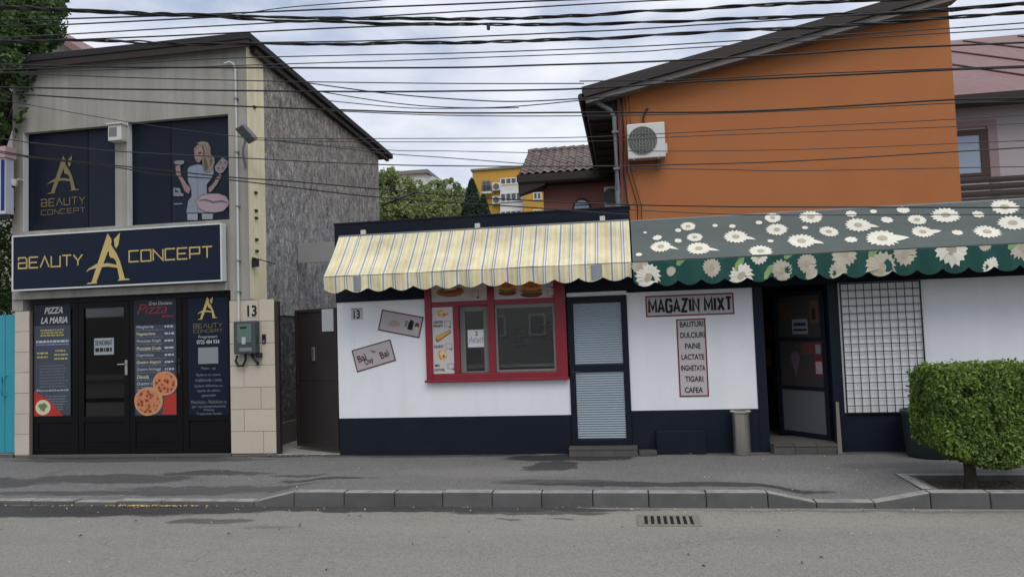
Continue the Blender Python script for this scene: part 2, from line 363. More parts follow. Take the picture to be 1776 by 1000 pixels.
def logo(cx, z0, ht, y, mat, parent, name='emblem'):
    mb = MB(); s = ht/330
    for i, pg in enumerate(LOGO):
        pts = [(cx+(x-690)*s, z0+(792-q)*s) for x, q in pg]
        ar = sum(pts[j][0]*pts[(j+1) % len(pts)][1]-pts[(j+1) % len(pts)][0]*pts[j][1] for j in range(len(pts)))
        if ar < 0: pts = pts[::-1]
        mb.add([(a, y-.0005*i, b) for a, b in pts], [tuple(range(len(pts)))])
    return mb.build(name, mat, parent)
def patch(name, mat, parent, pts, y):
    """flat print polygon in x,z at plane y"""
    ar = sum(pts[j][0]*pts[(j+1) % len(pts)][1]-pts[(j+1) % len(pts)][0]*pts[j][1] for j in range(len(pts)))
    if ar < 0: pts = pts[::-1]
    return MB().add([(a, y, b) for a, b in pts], [tuple(range(len(pts)))]).build(name, mat, parent)
def rect(name, mat, parent, x0, x1, z0, z1, y): return patch(name, mat, parent, [(x0, z0), (x1, z0), (x1, z1), (x0, z1)], y)
def ring(mb, x0, x1, y0, y1, z0, z1, wd, wt=None, wb=None):
    """rectangular frame of four butted bars"""
    wt = wt or wd; wb = wb or wd
    mb.box(x0, x0+wd, y0, y1, z0, z1); mb.box(x1-wd, x1, y0, y1, z0, z1)
    mb.box(x0+wd, x1-wd, y0, y1, z1-wt, z1); mb.box(x0+wd, x1-wd, y0, y1, z0, z0+wb); return mb

# ================================================================== THE SETTING
ROADZ = -.15
def zk(x):
    def sm(a, b, v): t = max(0, min(1, (v-a)/(b-a))); return t
    return -.105*(1-sm(-4.13, -3.66, x)) - .095*(sm(1.28, 1.73, x) - sm(2.26, 2.76, x))
gm = struct(MB().add([(-400, -300, -.3), (400, -300, -.3), (400, 700, -.3), (-400, 700, -.3)], [(0, 1, 2, 3)]).build('ground', M('bare ground', (.16, .15, .13), .95)))
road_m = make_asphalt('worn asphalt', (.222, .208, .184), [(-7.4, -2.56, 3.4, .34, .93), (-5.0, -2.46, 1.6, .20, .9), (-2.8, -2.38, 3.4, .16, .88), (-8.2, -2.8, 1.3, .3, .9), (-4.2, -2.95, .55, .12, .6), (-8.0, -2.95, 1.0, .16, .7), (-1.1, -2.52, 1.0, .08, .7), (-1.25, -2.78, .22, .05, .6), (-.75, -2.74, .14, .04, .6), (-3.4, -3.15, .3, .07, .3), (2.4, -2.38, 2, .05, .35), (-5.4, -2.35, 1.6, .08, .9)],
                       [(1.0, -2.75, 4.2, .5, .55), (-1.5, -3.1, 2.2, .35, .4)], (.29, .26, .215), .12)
rd = MB(); xs = [-40+i*1.0 for i in range(81)]; ys = [-2.2, -2.6, -3.2, -4.2, -5.6, -7.2, -8.8, -10.2]
rd.add([(x, y, ROADZ + .05*math.sin(math.pi*min(1, max(0, (-2.2-y)/8)))) for y in ys for x in xs],
       [(j*81+i, (j+1)*81+i, (j+1)*81+i+1, j*81+i+1) for j in range(len(ys)-1) for i in range(80)])
struct(rd.build('road', road_m, smooth=True))
struct(box('opposite_pavement', M('far pavement', (.15, .145, .135), .9), None, -40, 40, -14, -10.2, -.29, -.02))
pv_m = make_asphalt('pavement asphalt', (.142, .139, .136), [(-2.6, -.02, 1.7, .07, .85), (.75, -.03, .85, .08, .8), (3.3, -.03, 1.0, .09, .8), (-7.4, -.05, 2.3, .11, .9), (-5.0, -.06, .6, .07, .8), (-.85, -.28, 1.0, .26, .92), (-1.0, -.8, .32, .42, .8), (.35, -1.86, 1.75, .14, .85), (-.9, -1.75, .8, .16, .6), (-7.0, -.25, 2.6, .18, .65), (-6.6, -1.35, 1.3, .22, .65), (-5.3, -1.1, .85, .14, .7), (-8.4, -1.5, 1.2, .26, .7), (-4.9, -1.75, 1.5, .15, .55), (-4.1, -1.25, .45, .07, .6), (-3.6, -1.5, .7, .09, .75), (-2.9, -.12, 1.8, .09, .55), (2.1, -.15, 1.6, .1, .45), (-6.4, -1.9, 2.4, .1, .6), (3.0, -.9, .9, .2, .25)],  # thin ellipses along wall foot paint contact shade; the rest are wet patches
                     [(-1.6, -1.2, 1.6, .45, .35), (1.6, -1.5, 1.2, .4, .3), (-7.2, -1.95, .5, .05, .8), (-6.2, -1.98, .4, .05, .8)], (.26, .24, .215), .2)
pv = MB(); nx = 180; xs = [-16+i*.15 for i in range(nx)]; ys = [-2.131, -1.95, -1.75, -1.5, -1.25, -1.0, -.6, -.2, .05]
def pvz(x, y):
    t = max(0, min(1, (-y-.75)/1.38)); return zk(x)*t*t*(3-2*t)*1.0 + .006*noise.noise(Vector((x*.8, y*1.5, 3))) - .004
pv.add([(x, y, pvz(x, y)) for y in ys for x in xs], [(j*nx+i, j*nx+i+1, (j+1)*nx+i+1, (j+1)*nx+i) for j in range(len(ys)-1) for i in range(nx-1)])
# leave a hole for the planting bed
hole = (2.84, 9.0, -2.131, -1.52)
pv.f = [f for f in pv.f if not all(hole[0]-.02 < pv.v[i].x < hole[1]+3 and hole[2]-.01 < pv.v[i].y < hole[3]+.03 for i in f)]
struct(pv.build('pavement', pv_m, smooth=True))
struct(MB().add([(2.6, -2.2, -.045), (11, -2.2, -.045), (11, -1.4, -.045), (2.6, -1.4, -.045)], [(0, 1, 2, 3)]).build('planting_bed', m_soil))
be = MB(); be.box(2.74, 2.84, -2.128, -1.42, -.12, .012); be.box(2.84, 11, -1.52, -1.42, -.12, .012)
struct(be.build('bed_edging', m_kerb, bevel=.008))
struct(box('alley_floor', M('alley concrete', (.26, .235, .2), .95, .3, 3, .5, 40), None, -5.45, -4.0, .045, 9, -.2, .012))
struct(box('back_yard', M('yard earth', (.12, .11, .08), .95), None, -60, 60, 9, 120, -.28, -.02))

kb = struct(box('kerb', m_kerb, None, -15, 12, -2.25, -2.14, -.28, -.17))
jp = [-14.6]
while jp[-1] < -4.7: jp.append(jp[-1]+.55)
jp = jp[:-1] + [-4.13, -3.66] + [at(px, 868, -2.28).x for px in (596, 683, 767, 853, 939, 1028, 1125, 1225)] + [1.28, 1.73, 2.26, 2.76]
while jp[-1] < 9: jp.append(jp[-1]+.52)
for a, b in zip(jp[:-1], jp[1:]):
    g = .003; j = random.uniform(-.007, .006); a += g; b -= g; za, zb = zk(a)+j+.004, zk(b)+j+.004
    MB().hexa([(a, -2.285, -.27), (b, -2.285, -.27), (b, -2.135, -.27), (a, -2.135, -.27), (a, -2.27, za), (b, -2.27, zb), (b, -2.135, zb), (a, -2.135, za)]).build('kerb_stone', m_kerb, kb, bevel=.013)

# litter in the gutter and on the road
lt = MB()
def flake(x, y, z, s):
    a = random.uniform(0, 6.28); c, d = math.cos(a)*s, math.sin(a)*s
    lt.add([(x-c, y-d, z+.003), (x+d*.5, y-c*.5, z+random.uniform(.006, .02)), (x+c, y+d, z+.004), (x-d*.5, y+c*.5, z+random.uniform(.006, .02))], [(0, 1, 2, 3)])
for k in range(120):
    x = random.uniform(-9, 4); y = -2.3-abs(random.gauss(0, .14)); flake(x, y, ROADZ+.004, random.uniform(.006, .016))
for k in range(150):
    x = random.gauss(-5.3, .33); flake(x, -2.31-abs(random.gauss(0, .02)), ROADZ+.006, random.uniform(.012, .022))
for k in range(70):
    flake(random.uniform(-9, 4), random.uniform(-4.6, -2.5), ROADZ+.03, random.uniform(.006, .012))
for k in range(60):
    x = random.uniform(-8, 3); y = random.uniform(-2, -.1); flake(x, y, pvz(x, y)+.004, random.uniform(.006, .013))
tag(lt.build('litter', M('dry litter', (.52, .38, .18), .9, .6, 9, 0)), 'dry yellow seed litter and crumbs lying in the gutter and on asphalt', 'litter', kind='stuff')
lt = MB()
for k in range(45): flake(random.uniform(-8, 4), random.uniform(-4.6, -2.4), ROADZ+.035, random.uniform(.008, .022))
tag(lt.build('dead_leaves', M('dark dead leaf', (.05, .035, .02), .9)), 'small dark dead leaves scattered on the grey road', 'leaves', kind='stuff')

# drain grate in the road
gx0, gx1, gy0, gy1 = .01, .58, -3.0, -2.62
gr = thing('drain_grate', 'cast iron drain grate with slots set in the road by kerb', 'drain', (.3, -2.74, ROADZ))
m_iron = M('worn cast iron', (.24, .21, .17), .6, .3, 8, .3, 60, metal=.3)
gz = ROADZ+.028
mb = MB(); mb.box(gx0, gx1, gy0, gy0+.04, gz-.05, gz); mb.box(gx0, gx1, gy1-.04, gy1, gz-.05, gz); mb.box(gx0, gx0+.05, gy0+.04, gy1-.04, gz-.05, gz); mb.box(gx1-.05, gx1, gy0+.04, gy1-.04, gz-.05, gz)
mb.build('frame', m_iron, gr, bevel=.004)
for i in range(9):
    x = gx0+.05+(gx1-gx0-.1)*i/8
    box('bar', m_iron, gr, x-.014, x+.014, gy0+.04, gy1-.04, gz-.0079, gz-.001)
box('slot_shade_plate', flat('grate slot shade', (6, 6, 6)), gr, gx0+.051, gx1-.051, gy0+.041, gy1-.041, gz-.0105, gz-.008)  # thin black plate stands in for the darkness below the slots

# ================================================================== LEFT BUILDING
XB0, XB1 = -9.33, -5.40
bl = thing('corner_house', 'grey two-storey house with closed dark doors and fibrous side wall', 'building', (-7.3, 0, 0))
fw = MB()
D = .3
fw.box(XB0, -9.14, 0, D, 2.22, 6.02)                 # left pier
fw.box(-9.14, -7.56, 0, D, 4.98, 6.02); fw.box(-7.56, -7.35, 0, D, 3.44, 6.02); fw.box(-7.35, -5.70, 0, D, 5.0, 6.02)
fw.box(-5.70, XB1, 0, D, 2.24, 6.02)
fw.box(-9.14, -7.56, 0, D, 2.39, 3.44); fw.box(-7.35, -5.70, 0, D, 2.39, 3.43); fw.box(-7.56, -7.35, 0, D, 2.39, 3.44)
fw.build('front_wall', m_concrete, bl)
# thin lintel ledge
box('lintel', m_concrete, bl, -9.30, -5.73, -.035, -.001, 2.39, 2.50, .006)
# pillars with tiles
def pillar(x0, x1, z1, rows, joints, ret):
    p = box('pillar', m_grout, bl, x0+.006, x1-.006, .012, ret, 0, z1-.004)
    hh = (z1-.03)/rows
    for r in range(rows):
        z0 = .03+hh*r; cuts = [x0] + ([x0+(x1-x0)*joints[r % len(joints)]] if joints else []) + [x1]
        for a, b in zip(cuts[:-1], cuts[1:]):
            e = random.uniform(-.002, .002)
            box('tile', m_tile, p, a+.003, b-.003, e, .0115, z0+.003, z0+hh-.003, .0025)
        if ret > .2 and joints:
            box('tile', m_tile, p, x1-.0055, x1+.006, .004, ret-.02, z0+.003, z0+hh-.003, .0025)
    return p
pillar(-5.725, -5.025, 2.235, 7, [.72, .30, .68, .31, .70, .68, .66], .06)
pillar(-9.285, -9.03, 2.215, 7, None, .3)
# upper wall return and side boards
box('insulation_strip', m_yellowins, bl, XB1-.02, XB1+.004, .301, .50, 2.25, 5.98)
mb = MB(); mb.add([(XB1+.003, -.001, 2.25), (XB1+.003, .3, 2.25), (XB1+.003, .3, 5.98), (XB1+.003, -.001, 5.98)], [(0, 1, 2, 3)])
mb.build('insulation_strip', m_yellowins, bl)
def roofz(y): return 6.03 - .043*y
sw = MB(); sw.prismx([(.33, 0), (5.72, 0), (5.72, roofz(5.72)-.03), (.33, roofz(.33)-.03)], XB1-.3, XB1-.021)
sw.build('side_wall', m_rough, bl)
edges = [.505, 1.6, 2.82, 4.05, 5.02, 5.72]
for a, b in zip(edges[:-1], edges[1:]):
    o = random.uniform(-.003, .003)
    MB().prismx([(a+.003, 2.02), (b-.003, 2.02), (b-.003, roofz(b)-.04), (a+.003, roofz(a)-.04)], XB1-.02, XB1+o).build('board_sheet', m_board, bl)
for a, b in ((.33, 1.5), (1.5, 3.1), (3.1, 5.72)):
    MB().prismx([(a+.003, .36), (b-.003, .36), (b-.003, 2.0), (a+.003, 2.0)], XB1-.02, XB1-.012).build('lower_panel', m_rough, bl)
box('plinth', m_slab, bl, XB1-.02, XB1+.05, .33, 5.72, 0, .35, .01)
box('back_wall', m_concrete, bl, XB0, XB1-.31, 5.5, 5.72, 0, 5.7)
MB().prismx([(.31, 0), (5.49, 0), (5.49, 5.7), (.31, 5.9)], XB0, XB0+.25).build('side_wall', m_concrete, bl)
# roof
rf = MB(); rf.prismx([(-.16, roofz(-.16)-.005), (6.35, roofz(6.35)-.02), (6.35, roofz(6.35)+.09), (-.16, roofz(-.16)+.10)], XB0-.12, XB1+.14)
rfo = rf.build('roof', m_roofdark, bl, bevel=.01)
rb = MB(); rb.prismx([(.1, roofz(.1)-.10), (6.2, roofz(6.2)-.11), (6.2, roofz(6.2)-.025), (.1, roofz(.1)-.012)], XB1+.02, XB1+.09); rb.build('barge_board', m_wood, rfo)
box('fascia', m_wood, rfo, XB0-.10, XB1+.12, -.145, -.11, roofz(0)-.10, roofz(0)-.004)
# upper windows
def upwin(x0, x1, div, z0, z1):
    wn = box('window', m_film, bl, x0+.012, div-.006, .10, .135, z0+.012, z1-.012)
    box('film_pane', m_film2, wn, div+.006, x1-.012, .103, .135, z0+.012, z1-.012)
    mb = MB(); mb.box(div-.006, div+.006, .097, .14, z0+.012, z1-.012); mb.box(x0, x1, .095, .14, z1-.012, z1); mb.box(x0, x1, .095, .14, z0, z0+.012); mb.box(x0, x0+.012, .095, .14, z0+.012, z1-.012); mb.box(x1-.012, x1, .095, .14, z0+.012, z1-.012)
    mb.build('frame', m_black, wn)
    box('reveal', M('white reveal', (.62, .63, .63), .8, .08), wn, x0+.0005, x0+.006, -.002, .095, z0, z1)
    return wn
upwin(-9.14, -7.56, -8.10, 3.44, 4.98); upwin(-7.35, -5.70, -6.70, 3.43, 5.0)
box('window_backing', m_intdark, bl, -9.3, -5.71, .301, .32, 3.3, 5.2)
# ground floor doors
xs4 = [-9.03, -8.245, -7.385, -6.52, -5.725]
box('door_header', m_black, bl, -9.03, -5.725, .05, .16, 2.31, 2.388)
box('door_header', m_intdark, bl, -9.03, -5.725, .161, .30, 2.2, 2.388)
box('door_backing', m_intdark, bl, -9.03, -5.725, .6, .62, .03, 2.39)
box('threshold', m_slab, bl, -9.03, -5.725, -.02, .3, -.02, .028, .004)
for i in range(4):
    a, b = xs4[i]+.004, xs4[i+1]-.004;
    fr = MB(); ring(fr, a, b, .06, .12, .032, 2.306, .09, .09, .09); fr.box(a+.09, b-.09, .06, .12, .50, .59)
    dr = fr.build('door' if i in (1, 2) else 'side_panel', m_black, bl, bevel=.004)
    box('lower_panel', m_black, dr, a+.091, b-.091, .072, .10, .123, .499, .004)
    box('molding', m_black, dr, a+.14, b-.14, .066, .0715, .20, .21)
    box('upper_pane' if i != 1 else 'glass', m_film if i != 1 else m_glassdark, dr, a+.091, b-.091, .085, .095, .591, 2.215)
    if i in (1, 2):
        hx = b-.045
        h = MB(); h.box(hx-.02, hx+.02, .05, .0595, 1.20, 1.42); h.tube([(hx, .05, 1.36), (hx, .015, 1.36), (hx-.11, .01, 1.36)], .009)
        h.build('handle', m_steel if i == 1 else m_blackmetal, dr)

# --- posters on the doors
def lines(parent, mat, x0, x1, zs, h, y, jag=.25, align='l', name='print_line'):
    mb = MB()
    for z in zs:
        wdt = (x1-x0)*(1-random.random()*jag); a = x0 if align == 'l' else (x0+x1-wdt)/2; x = a
        while x < a+wdt-.01:
            wl = min(random.uniform(.02, .07), a+wdt-x); mb.add([(x, y, z), (x+wl, y, z), (x+wl, y, z+h), (x, y, z+h)], [(0, 1, 2, 3)]); x += wl+.012
    o = mb.build(name, mat, parent); o['kind'] = 'stuff'; return o
pw = flat('print white', (172, 175, 180)); pg = flat('print grey', (120, 125, 132)); py_ = flat('print yellow', (170, 160, 95)); pb = flat('print blue', (120, 130, 175))
pr = flat('print red', (168, 48, 40)); pk = flat('print black', (25, 26, 30)); pcream = flat('print cream', (205, 195, 160)); porange = flat('print orange', (205, 140, 60))
pbrown = flat('print brown', (110, 62, 35)); pgreen = flat('print green', (105, 120, 75)); ppink = flat('print pink', (160, 140, 147)); pskin = flat('print skin', (138, 116, 112))
pgl = flat('poster slate', (62, 68, 80)); pdk = flat('poster dark', (26, 31, 43))
def make_pizza():
    ma, t, bs = newmat('pizza print'); vec = t.nodes.new('ShaderNodeTexCoord').outputs['Object']
    vo = t.nodes.new('ShaderNodeTexVoronoi'); vo.inputs['Scale'].default_value = 17; t.links.new(vec, vo.inputs[0])
    c = rampn(t, vo.outputs['Distance'], [(.12, (.07, .018, .012)), (.34, (.33, .06, .028)), (.52, (.52, .2, .08))])
    t.links.new(c, bs.inputs['Base Color']); bs.inputs['Roughness'].default_value = .5; return ma
m_pizza = make_pizza()
def pizza(cx, cz, r, y, parent):
    rim = MB()
    pts = [(cx+r*(1+.02*math.sin(7*k))*math.cos(k*math.pi/14), cz+r*.9*(1+.02*math.cos(5*k))*math.sin(k*math.pi/14)) for k in range(28)]
    patch('pizza_crust', flat('print crust', (188, 138, 98)), parent, pts, y)
    patch('pizza_topping', m_pizza, parent, [(cx+(x-cx)*.82, cz+(z-cz)*.82) for x, z in pts], y-.0006)
YP = .0825
p1 = thing('poster', 'slate grey pizza poster with red corner on leftmost door panel', 'poster', (-8.68, YP, .6), 'door posters')
YQ = .055
MB().box(-9.0, -8.37, YQ, YQ+.004, .60, 2.30).build('sheet', pdk, p1)
rect('print_field', pgl, p1, -8.99, -8.37, .62, 1.98, YQ-.001)
text('PIZZA', -8.66, 2.21, .32, .10, YQ-.002, pw, p1, bold=.03, shear=.3); text('LA MARIA', -8.65, 2.06, .46, .10, YQ-.002, pw, p1, bold=.03, shear=.3)
lines(p1, py_, -8.92, -8.45, [1.90, 1.86, 1.82], .02, YQ-.002, .3, 'c'); lines(p1, pw, -8.96, -8.40, [1.72], .035, YQ-.002, .02); lines(p1, pb, -8.96, -8.40, [1.68], .02, YQ-.002, .02)
lines(p1, py_, -8.95, -8.75, [1.55, 1.49], .025, YQ-.002, .4, 'c'); lines(p1, py_, -8.65, -8.42, [1.58, 1.52, 1.46], .025, YQ-.002, .3, 'c')
lines(p1, flat('print faint', (96, 102, 112)), -8.9, -8.42, [1.36-.045*k for k in range(9)], .016, YQ-.002, .15); lines(p1, pw, -8.95, -8.41, [.985], .028, YQ-.002, .02)
lines(p1, pg, -8.8, -8.38, [.90-.04*k for k in range(6)], .012, YQ-.002, .3)
patch('red_corner', pr, p1, [(-8.99, .61), (-8.50, .61), (-8.72, .84), (-8.99, .99)], YQ-.0025)
MB().disc_y(-8.84, .74, .13, YQ-.0045, YQ-.003, 24, .115).build('round_plate', flat('print plate', (200, 195, 170)), p1)
patch('plate_food', pgreen, p1, [(-8.84+.07*math.cos(k)*(1+.3*math.sin(3*k)), .745+.06*math.sin(k)*(1+.2*math.cos(5*k))) for k in [i*.4 for i in range(15)]], YQ-.005)
p3 = thing('poster', 'pizza menu poster with two pizzas and red corner on third door panel', 'poster', (-6.95, YQ, .6), 'door posters')
MB().box(-7.30, -6.61, YQ, YQ+.004, .585, 2.34).build('sheet', pdk, p3)
rect('print_field', flat('poster slate blue', (58, 66, 80)), p3, -7.285, -6.62, .60, 1.93, YQ-.001)
text('Pizza', -7.0, 2.17, .50, .15, YQ-.002, flat('print dull red', (118, 48, 50)), p3, bold=.0, shear=.35); text('Gran Damiano', -6.86, 2.25, .38, .055, YQ-.0028, pw, p3, shear=.3); text('delivery', -6.74, 2.05, .2, .05, YQ-.002, pr, p3)
for k, s in enumerate(['Margherita', 'Vegetariana', 'Prosciutto Funghi', 'Prosciutto Crudo', 'Capriciosa', 'Quattro Stagioni', 'Quattro Formaggi', 'Diavola', 'Quattro Carni']):
    z = 1.90-.105*k; wd = min(.40, .028*len(s))
    text(s, -7.26+wd/2, z, wd, .055, YQ-.002, pcream if k % 2 else pw, p3, shear=.2, bold=.01); lines(p3, pw, -6.80, -6.64, [z-.014], .028, YQ-.002, .05)
lines(p3, pg, -7.27, -6.64, [1.85-.105*k for k in range(9)], .008, YQ-.002, .3)
text('Extra topping 2 lei', -7.1, .97, .32, .045, YQ-.002, pw, p3, shear=.2)
patch('red_corner', pr, p3, [(-6.85, .60), (-6.62, .60), (-6.62, .92), (-6.80, .86)], YQ-.0022)
pizza(-6.80, 1.06, .20, YQ-.003, p3); pizza(-7.07, .80, .235, YQ-.005, p3)
p4 = thing('poster', 'dark salon price poster with gold letter emblem on rightmost door panel', 'poster', (-6.1, YQ, .6), 'door posters')
MB().box(-6.42, -5.78, YQ, YQ+.004, .585, 2.30).build('sheet', m_signface, p4)
logo(-6.1, 1.98, .33, YQ-.002, m_gold, p4); stroke_text('BEAUTY', -6.34, -5.86, 1.86, 1.92, YQ-.002, m_golddim, p4, .008); stroke_text('CONCEPT', -6.34, -5.86, 1.79, 1.83, YQ-.002, m_golddim, p4, .006)
text('Programari:', -6.1, 1.72, .3, .055, YQ-.002, pw, p4); text('0725 484 934', -6.1, 1.65, .36, .06, YQ-.002, pw, p4, bold=.02)
rect('blank_sticker', flat('sticker grey', (130, 134, 142)), p4, -6.26, -5.94, 1.33, 1.57, YQ-.002)
for s, z, wd in (('Make - up', 1.26, .23), ('Epilare cu ceara', 1.165, .38), ('traditionala / unica', 1.095, .42), ('Epilare definitiva cu', 1.005, .44), ('aparat de ultima', .935, .36), ('generatie', .865, .22), ('Manichiura - Pedichiura cu', .775, .56), ('gel / oja semipermanenta', .705, .54)):
    text(s, -6.1, z, wd, .048, YQ-.002, pg, p4)
text('Masaj', -6.1, .655, .16, .04, YQ-.002, pg, p4); text('Tratamente faciale', -6.1, .605, .4, .035, YQ-.002, pg, p4)
nt_ = thing('notice', 'white paper notice taped inside the glass door between pizza posters', 'notice', (-7.81, .08, 1.5))
MB().box(-7.99, -7.66, .080, .083, 1.51, 1.76).build('sheet', flat('notice paper', (150, 158, 166)), nt_)
text('DE INCHIRIAT', -7.825, 1.69, .29, .075, .078, pk, nt_, bold=.02); lines(nt_, pk, -7.97, -7.68, [1.555], .06, .078, .02)

# --- window graphics
wd1 = thing('window_graphic', 'dull gold letter emblem printed on the left upper window', 'window graphic', (-8.55, .095, 3.6))
yw = .0915
logo(-8.52, 4.02, .58, yw, m_golddim, wd1); stroke_text('BEAUTY', -8.92, -8.13, 3.83, 3.94, yw, m_golddim, wd1, .014); stroke_text('CONCEPT', -8.92, -8.13, 3.70, 3.77, yw, m_golddim, wd1, .009)
wd2 = thing('window_graphic', 'printed woman in white dress with pink cushion on right upper window', 'window graphic', (-6.1, .095, 3.5))
def q(px, py): p = at(290+px/6.25, 230+py/6.25, .09); return (p.x, p.z)
pline = flat('print outline', (46, 48, 60))
def pp(name, mat, pts, k):
    patch(name, mat, wd2, [q(*p) for p in pts], .0930-.0011*k)
    if len(pts) > 5: mb = MB(); stroke_strip(mb, [q(*p) for p in pts]+[q(*pts[0])], .007, .0926-.0011*k); mb.build('printed_outline', pline, wd2)
pdress = flat('print dress', (128, 136, 150)); pdress2 = flat('print dress shade', (104, 112, 128)); phair = flat('print hair', (128, 118, 102)); phair2 = flat('print hair shade', (88, 78, 66))
pp('printed_dress', pdress, [(220,395),(245,365),(330,340),(420,360),(500,380),(505,440),(480,500),(430,560),(430,650),(480,700),(500,870),(205,870),(225,740),(262,690),(255,600),(222,520)], 1)
pp('printed_leg', flat('print leg', (140, 144, 156)), [(215,878),(330,878),(328,948),(218,948)], 1); pp('printed_leg', flat('print leg', (140, 144, 156)), [(375,878),(498,878),(492,938),(378,940)], 1)
pp('printed_hair', phair, [(320,110),(380,92),(440,105),(470,160),(470,230),(510,270),(515,330),(480,420),(430,430),(390,400),(378,300),(400,220),(390,150),(350,140)], 2)
pp('printed_hair_shade', phair2, [(395,260),(430,300),(450,380),(420,420),(395,380)], 3); pp('printed_hair_shade', phair2, [(470,270),(495,300),(470,380),(460,330)], 3)
pp('printed_face', pskin, [(290,170),(330,130),(375,140),(395,200),(385,280),(345,330),(310,310),(292,260)], 3)
pp('printed_eye', pk, [(335,215),(365,210),(372,228),(345,235)], 4); pp('printed_lips', flat('print lips', (128, 74, 78)), [(312,288),(340,284),(338,300),(320,304)], 4)
pp('printed_arm', pskin, [(88,360),(140,350),(150,460),(215,560),(255,600),(235,665),(190,640),(140,520),(95,450)], 2)
pp('printed_arm', pskin, [(575,440),(590,470),(540,560),(480,640),(450,650),(445,600),(500,545),(545,470)], 2)
pp('printed_dryer', flat('print dryer', (120, 124, 134)), [(65,320),(100,300),(185,300),(185,335),(150,350),(90,345)], 3)
pp('printed_cards', flat('print cards', (128, 118, 122)), [(510,370),(560,310),(600,265),(660,310),(655,360),(610,430),(570,450),(525,420)], 3)
for dx in range(4): pp('printed_card_dot', pk, [(545+dx*24,350+(-1)**dx*30),(565+dx*24,345+(-1)**dx*30),(560+dx*24,372+(-1)**dx*30)], 4)
pp('printed_cushion', ppink, [(310,740),(370,680),(450,660),(560,660),(640,690),(672,745),(668,790),(610,850),(520,868),(420,860),(345,820)], 5)
pp('printed_fold', flat('print fold', (128, 104, 114)), [(340,735),(420,722),(500,748),(600,735),(668,765),(590,750),(500,762),(420,735)], 6)
for pts in ([(400,120),(430,180),(440,260),(470,330)], [(380,130),(405,200),(420,300),(430,410)], [(450,150),(455,240),(495,300)], [(345,150),(310,170),(300,230)]):
    mb = MB(); stroke_strip(mb, [q(*p) for p in pts], .008, .0893); mb.build('printed_strand', phair2, wd2)
for pts in ([(235,420),(300,440),(320,520)], [(410,430),(380,520),(420,600)], [(230,740),(300,730)], [(240,800),(320,795)], [(270,520),(262,640)], [(230,430),(300,450),(440,440)]):
    mb = MB(); stroke_strip(mb, [q(*p) for p in pts], .006, .0912); mb.build('printed_crease', pdress2, wd2)
pp('printed_seam', pdress2, [(318,345),(326,345),(336,870),(328,870)], 2)
pp('printed_chair', pg, [(65,595),(140,600),(150,650),(180,665),(175,690),(65,690)], 2); pp('printed_chair', pg, [(68,768),(165,762),(165,775),(75,782)], 2)
pp('printed_chair_mark', pk, [(85,610),(130,650),(85,645)], 3)

# --- sign box
sg = thing('sign_box', 'long dark blue sign box with gold lettering above the closed doors', 'sign', (-7.45, -.075, 2.52))
sx0, sx1, sz0, sz1 = -9.18, -5.735, 2.515, 3.355
box('casing', m_signfr, sg, sx0, sx1, -.15, -.036, sz0, sz1, .006)
mb = MB(); ring(mb, sx0-.002, sx1+.002, -.166, -.1502, sz0-.002, sz1+.002, .022); mb.build('frame', m_signfr, sg, bevel=.003)
rect('face', m_signface, sg, sx0+.02, sx1-.02, sz0+.02, sz1-.02, -.1535)
stroke_text('BEAUTY', -9.09, -7.97, 2.855, 3.015, -.156, m_gold, sg, .021, .80)
stroke_text('CONCEPT', -7.235, -5.87, 2.865, 3.025, -.156, m_gold, sg, .021, .80)
logo(-7.56, 2.565, .745, -.156, m_gold, sg)

# --- small fittings on the left building
vb = thing('vent_box', 'small white vent box on the pier between the upper windows', 'vent', (-7.45, -.06, 4.65))
box('casing', m_acwhite, vb, -7.57, -7.35, -.14, -.001, 4.70, 4.94, .01); box('hood', m_acwhite, vb, -7.585, -7.335, -.165, -.001, 4.941, 4.965, .006)
rect('grille', m_metalgrey, vb, -7.55, -7.42, 4.76, 4.90, -.142)
cd = thing('conduit_pipe', 'pale conduit pipe with bent top running down the grey corner', 'pipe', (-5.55, -.02, 2))
MB().tube([(-5.72, -.05, 5.74), (-5.64, -.05, 5.76), (-5.58, -.04, 5.73), (-5.555, -.03, 5.64), (-5.555, -.03, 4.6), (-5.555, -.03, 3.3), (-5.56, -.03, 1.93)], .016, 8).build('tube', m_plast, cd)
for z in (5.2, 4.4, 3.6, 2.8, 2.35): box('clip', m_metalgrey, cd, -5.585, -5.525, -.05, -.001, z, z+.02)
fl = thing('floodlight', 'grey floodlight on an arm at the corner of the grey house', 'lamp', (-5.36, -.05, 4.5))
MB().tube([(-5.42, -.02, 4.18), (-5.40, -.12, 4.3), (-5.38, -.16, 4.42), (-5.34, -.16, 4.54)], .017, 8).build('arm', m_metalgrey, fl)
hd = MB(); c = Vector((-5.30, -.20, 4.62)); ax = Vector((.85, -.5, .10)).normalized(); n_ = Vector((.35, -.75, -.45)); n_ = (n_-ax*n_.dot(ax)).normalized(); bz = n_.cross(ax)
if bz.z < 0: bz = -bz
cn = lambda a, b, d: c+ax*a+bz*b+n_*d
hd.hexa([cn(-.10,-.14,-.03), cn(.10,-.14,-.03), cn(.10,-.14,.03), cn(-.10,-.14,.03), cn(-.10,.14,-.03), cn(.10,.14,-.03), cn(.10,.14,.03), cn(-.10,.14,.03)])
hd.build('head', m_metalgrey, fl, bevel=.008)
MB().add([cn(-.08,-.12,.0315), cn(.08,-.12,.0315), cn(.08,.12,.0315), cn(-.08,.12,.0315)], [(0,1,2,3)]).build('lens', flat('floodlight lens', (96, 100, 98), .3), fl)
box('sensor', m_acwhite, fl, -5.47, -5.41, -.06, -.001, 4.70, 4.76, .01)
sccam = thing('security_camera', 'small white security camera on left edge of grey house', 'camera', (-9.2, -.08, 4.15))
c1 = at(24, 318, -.12)
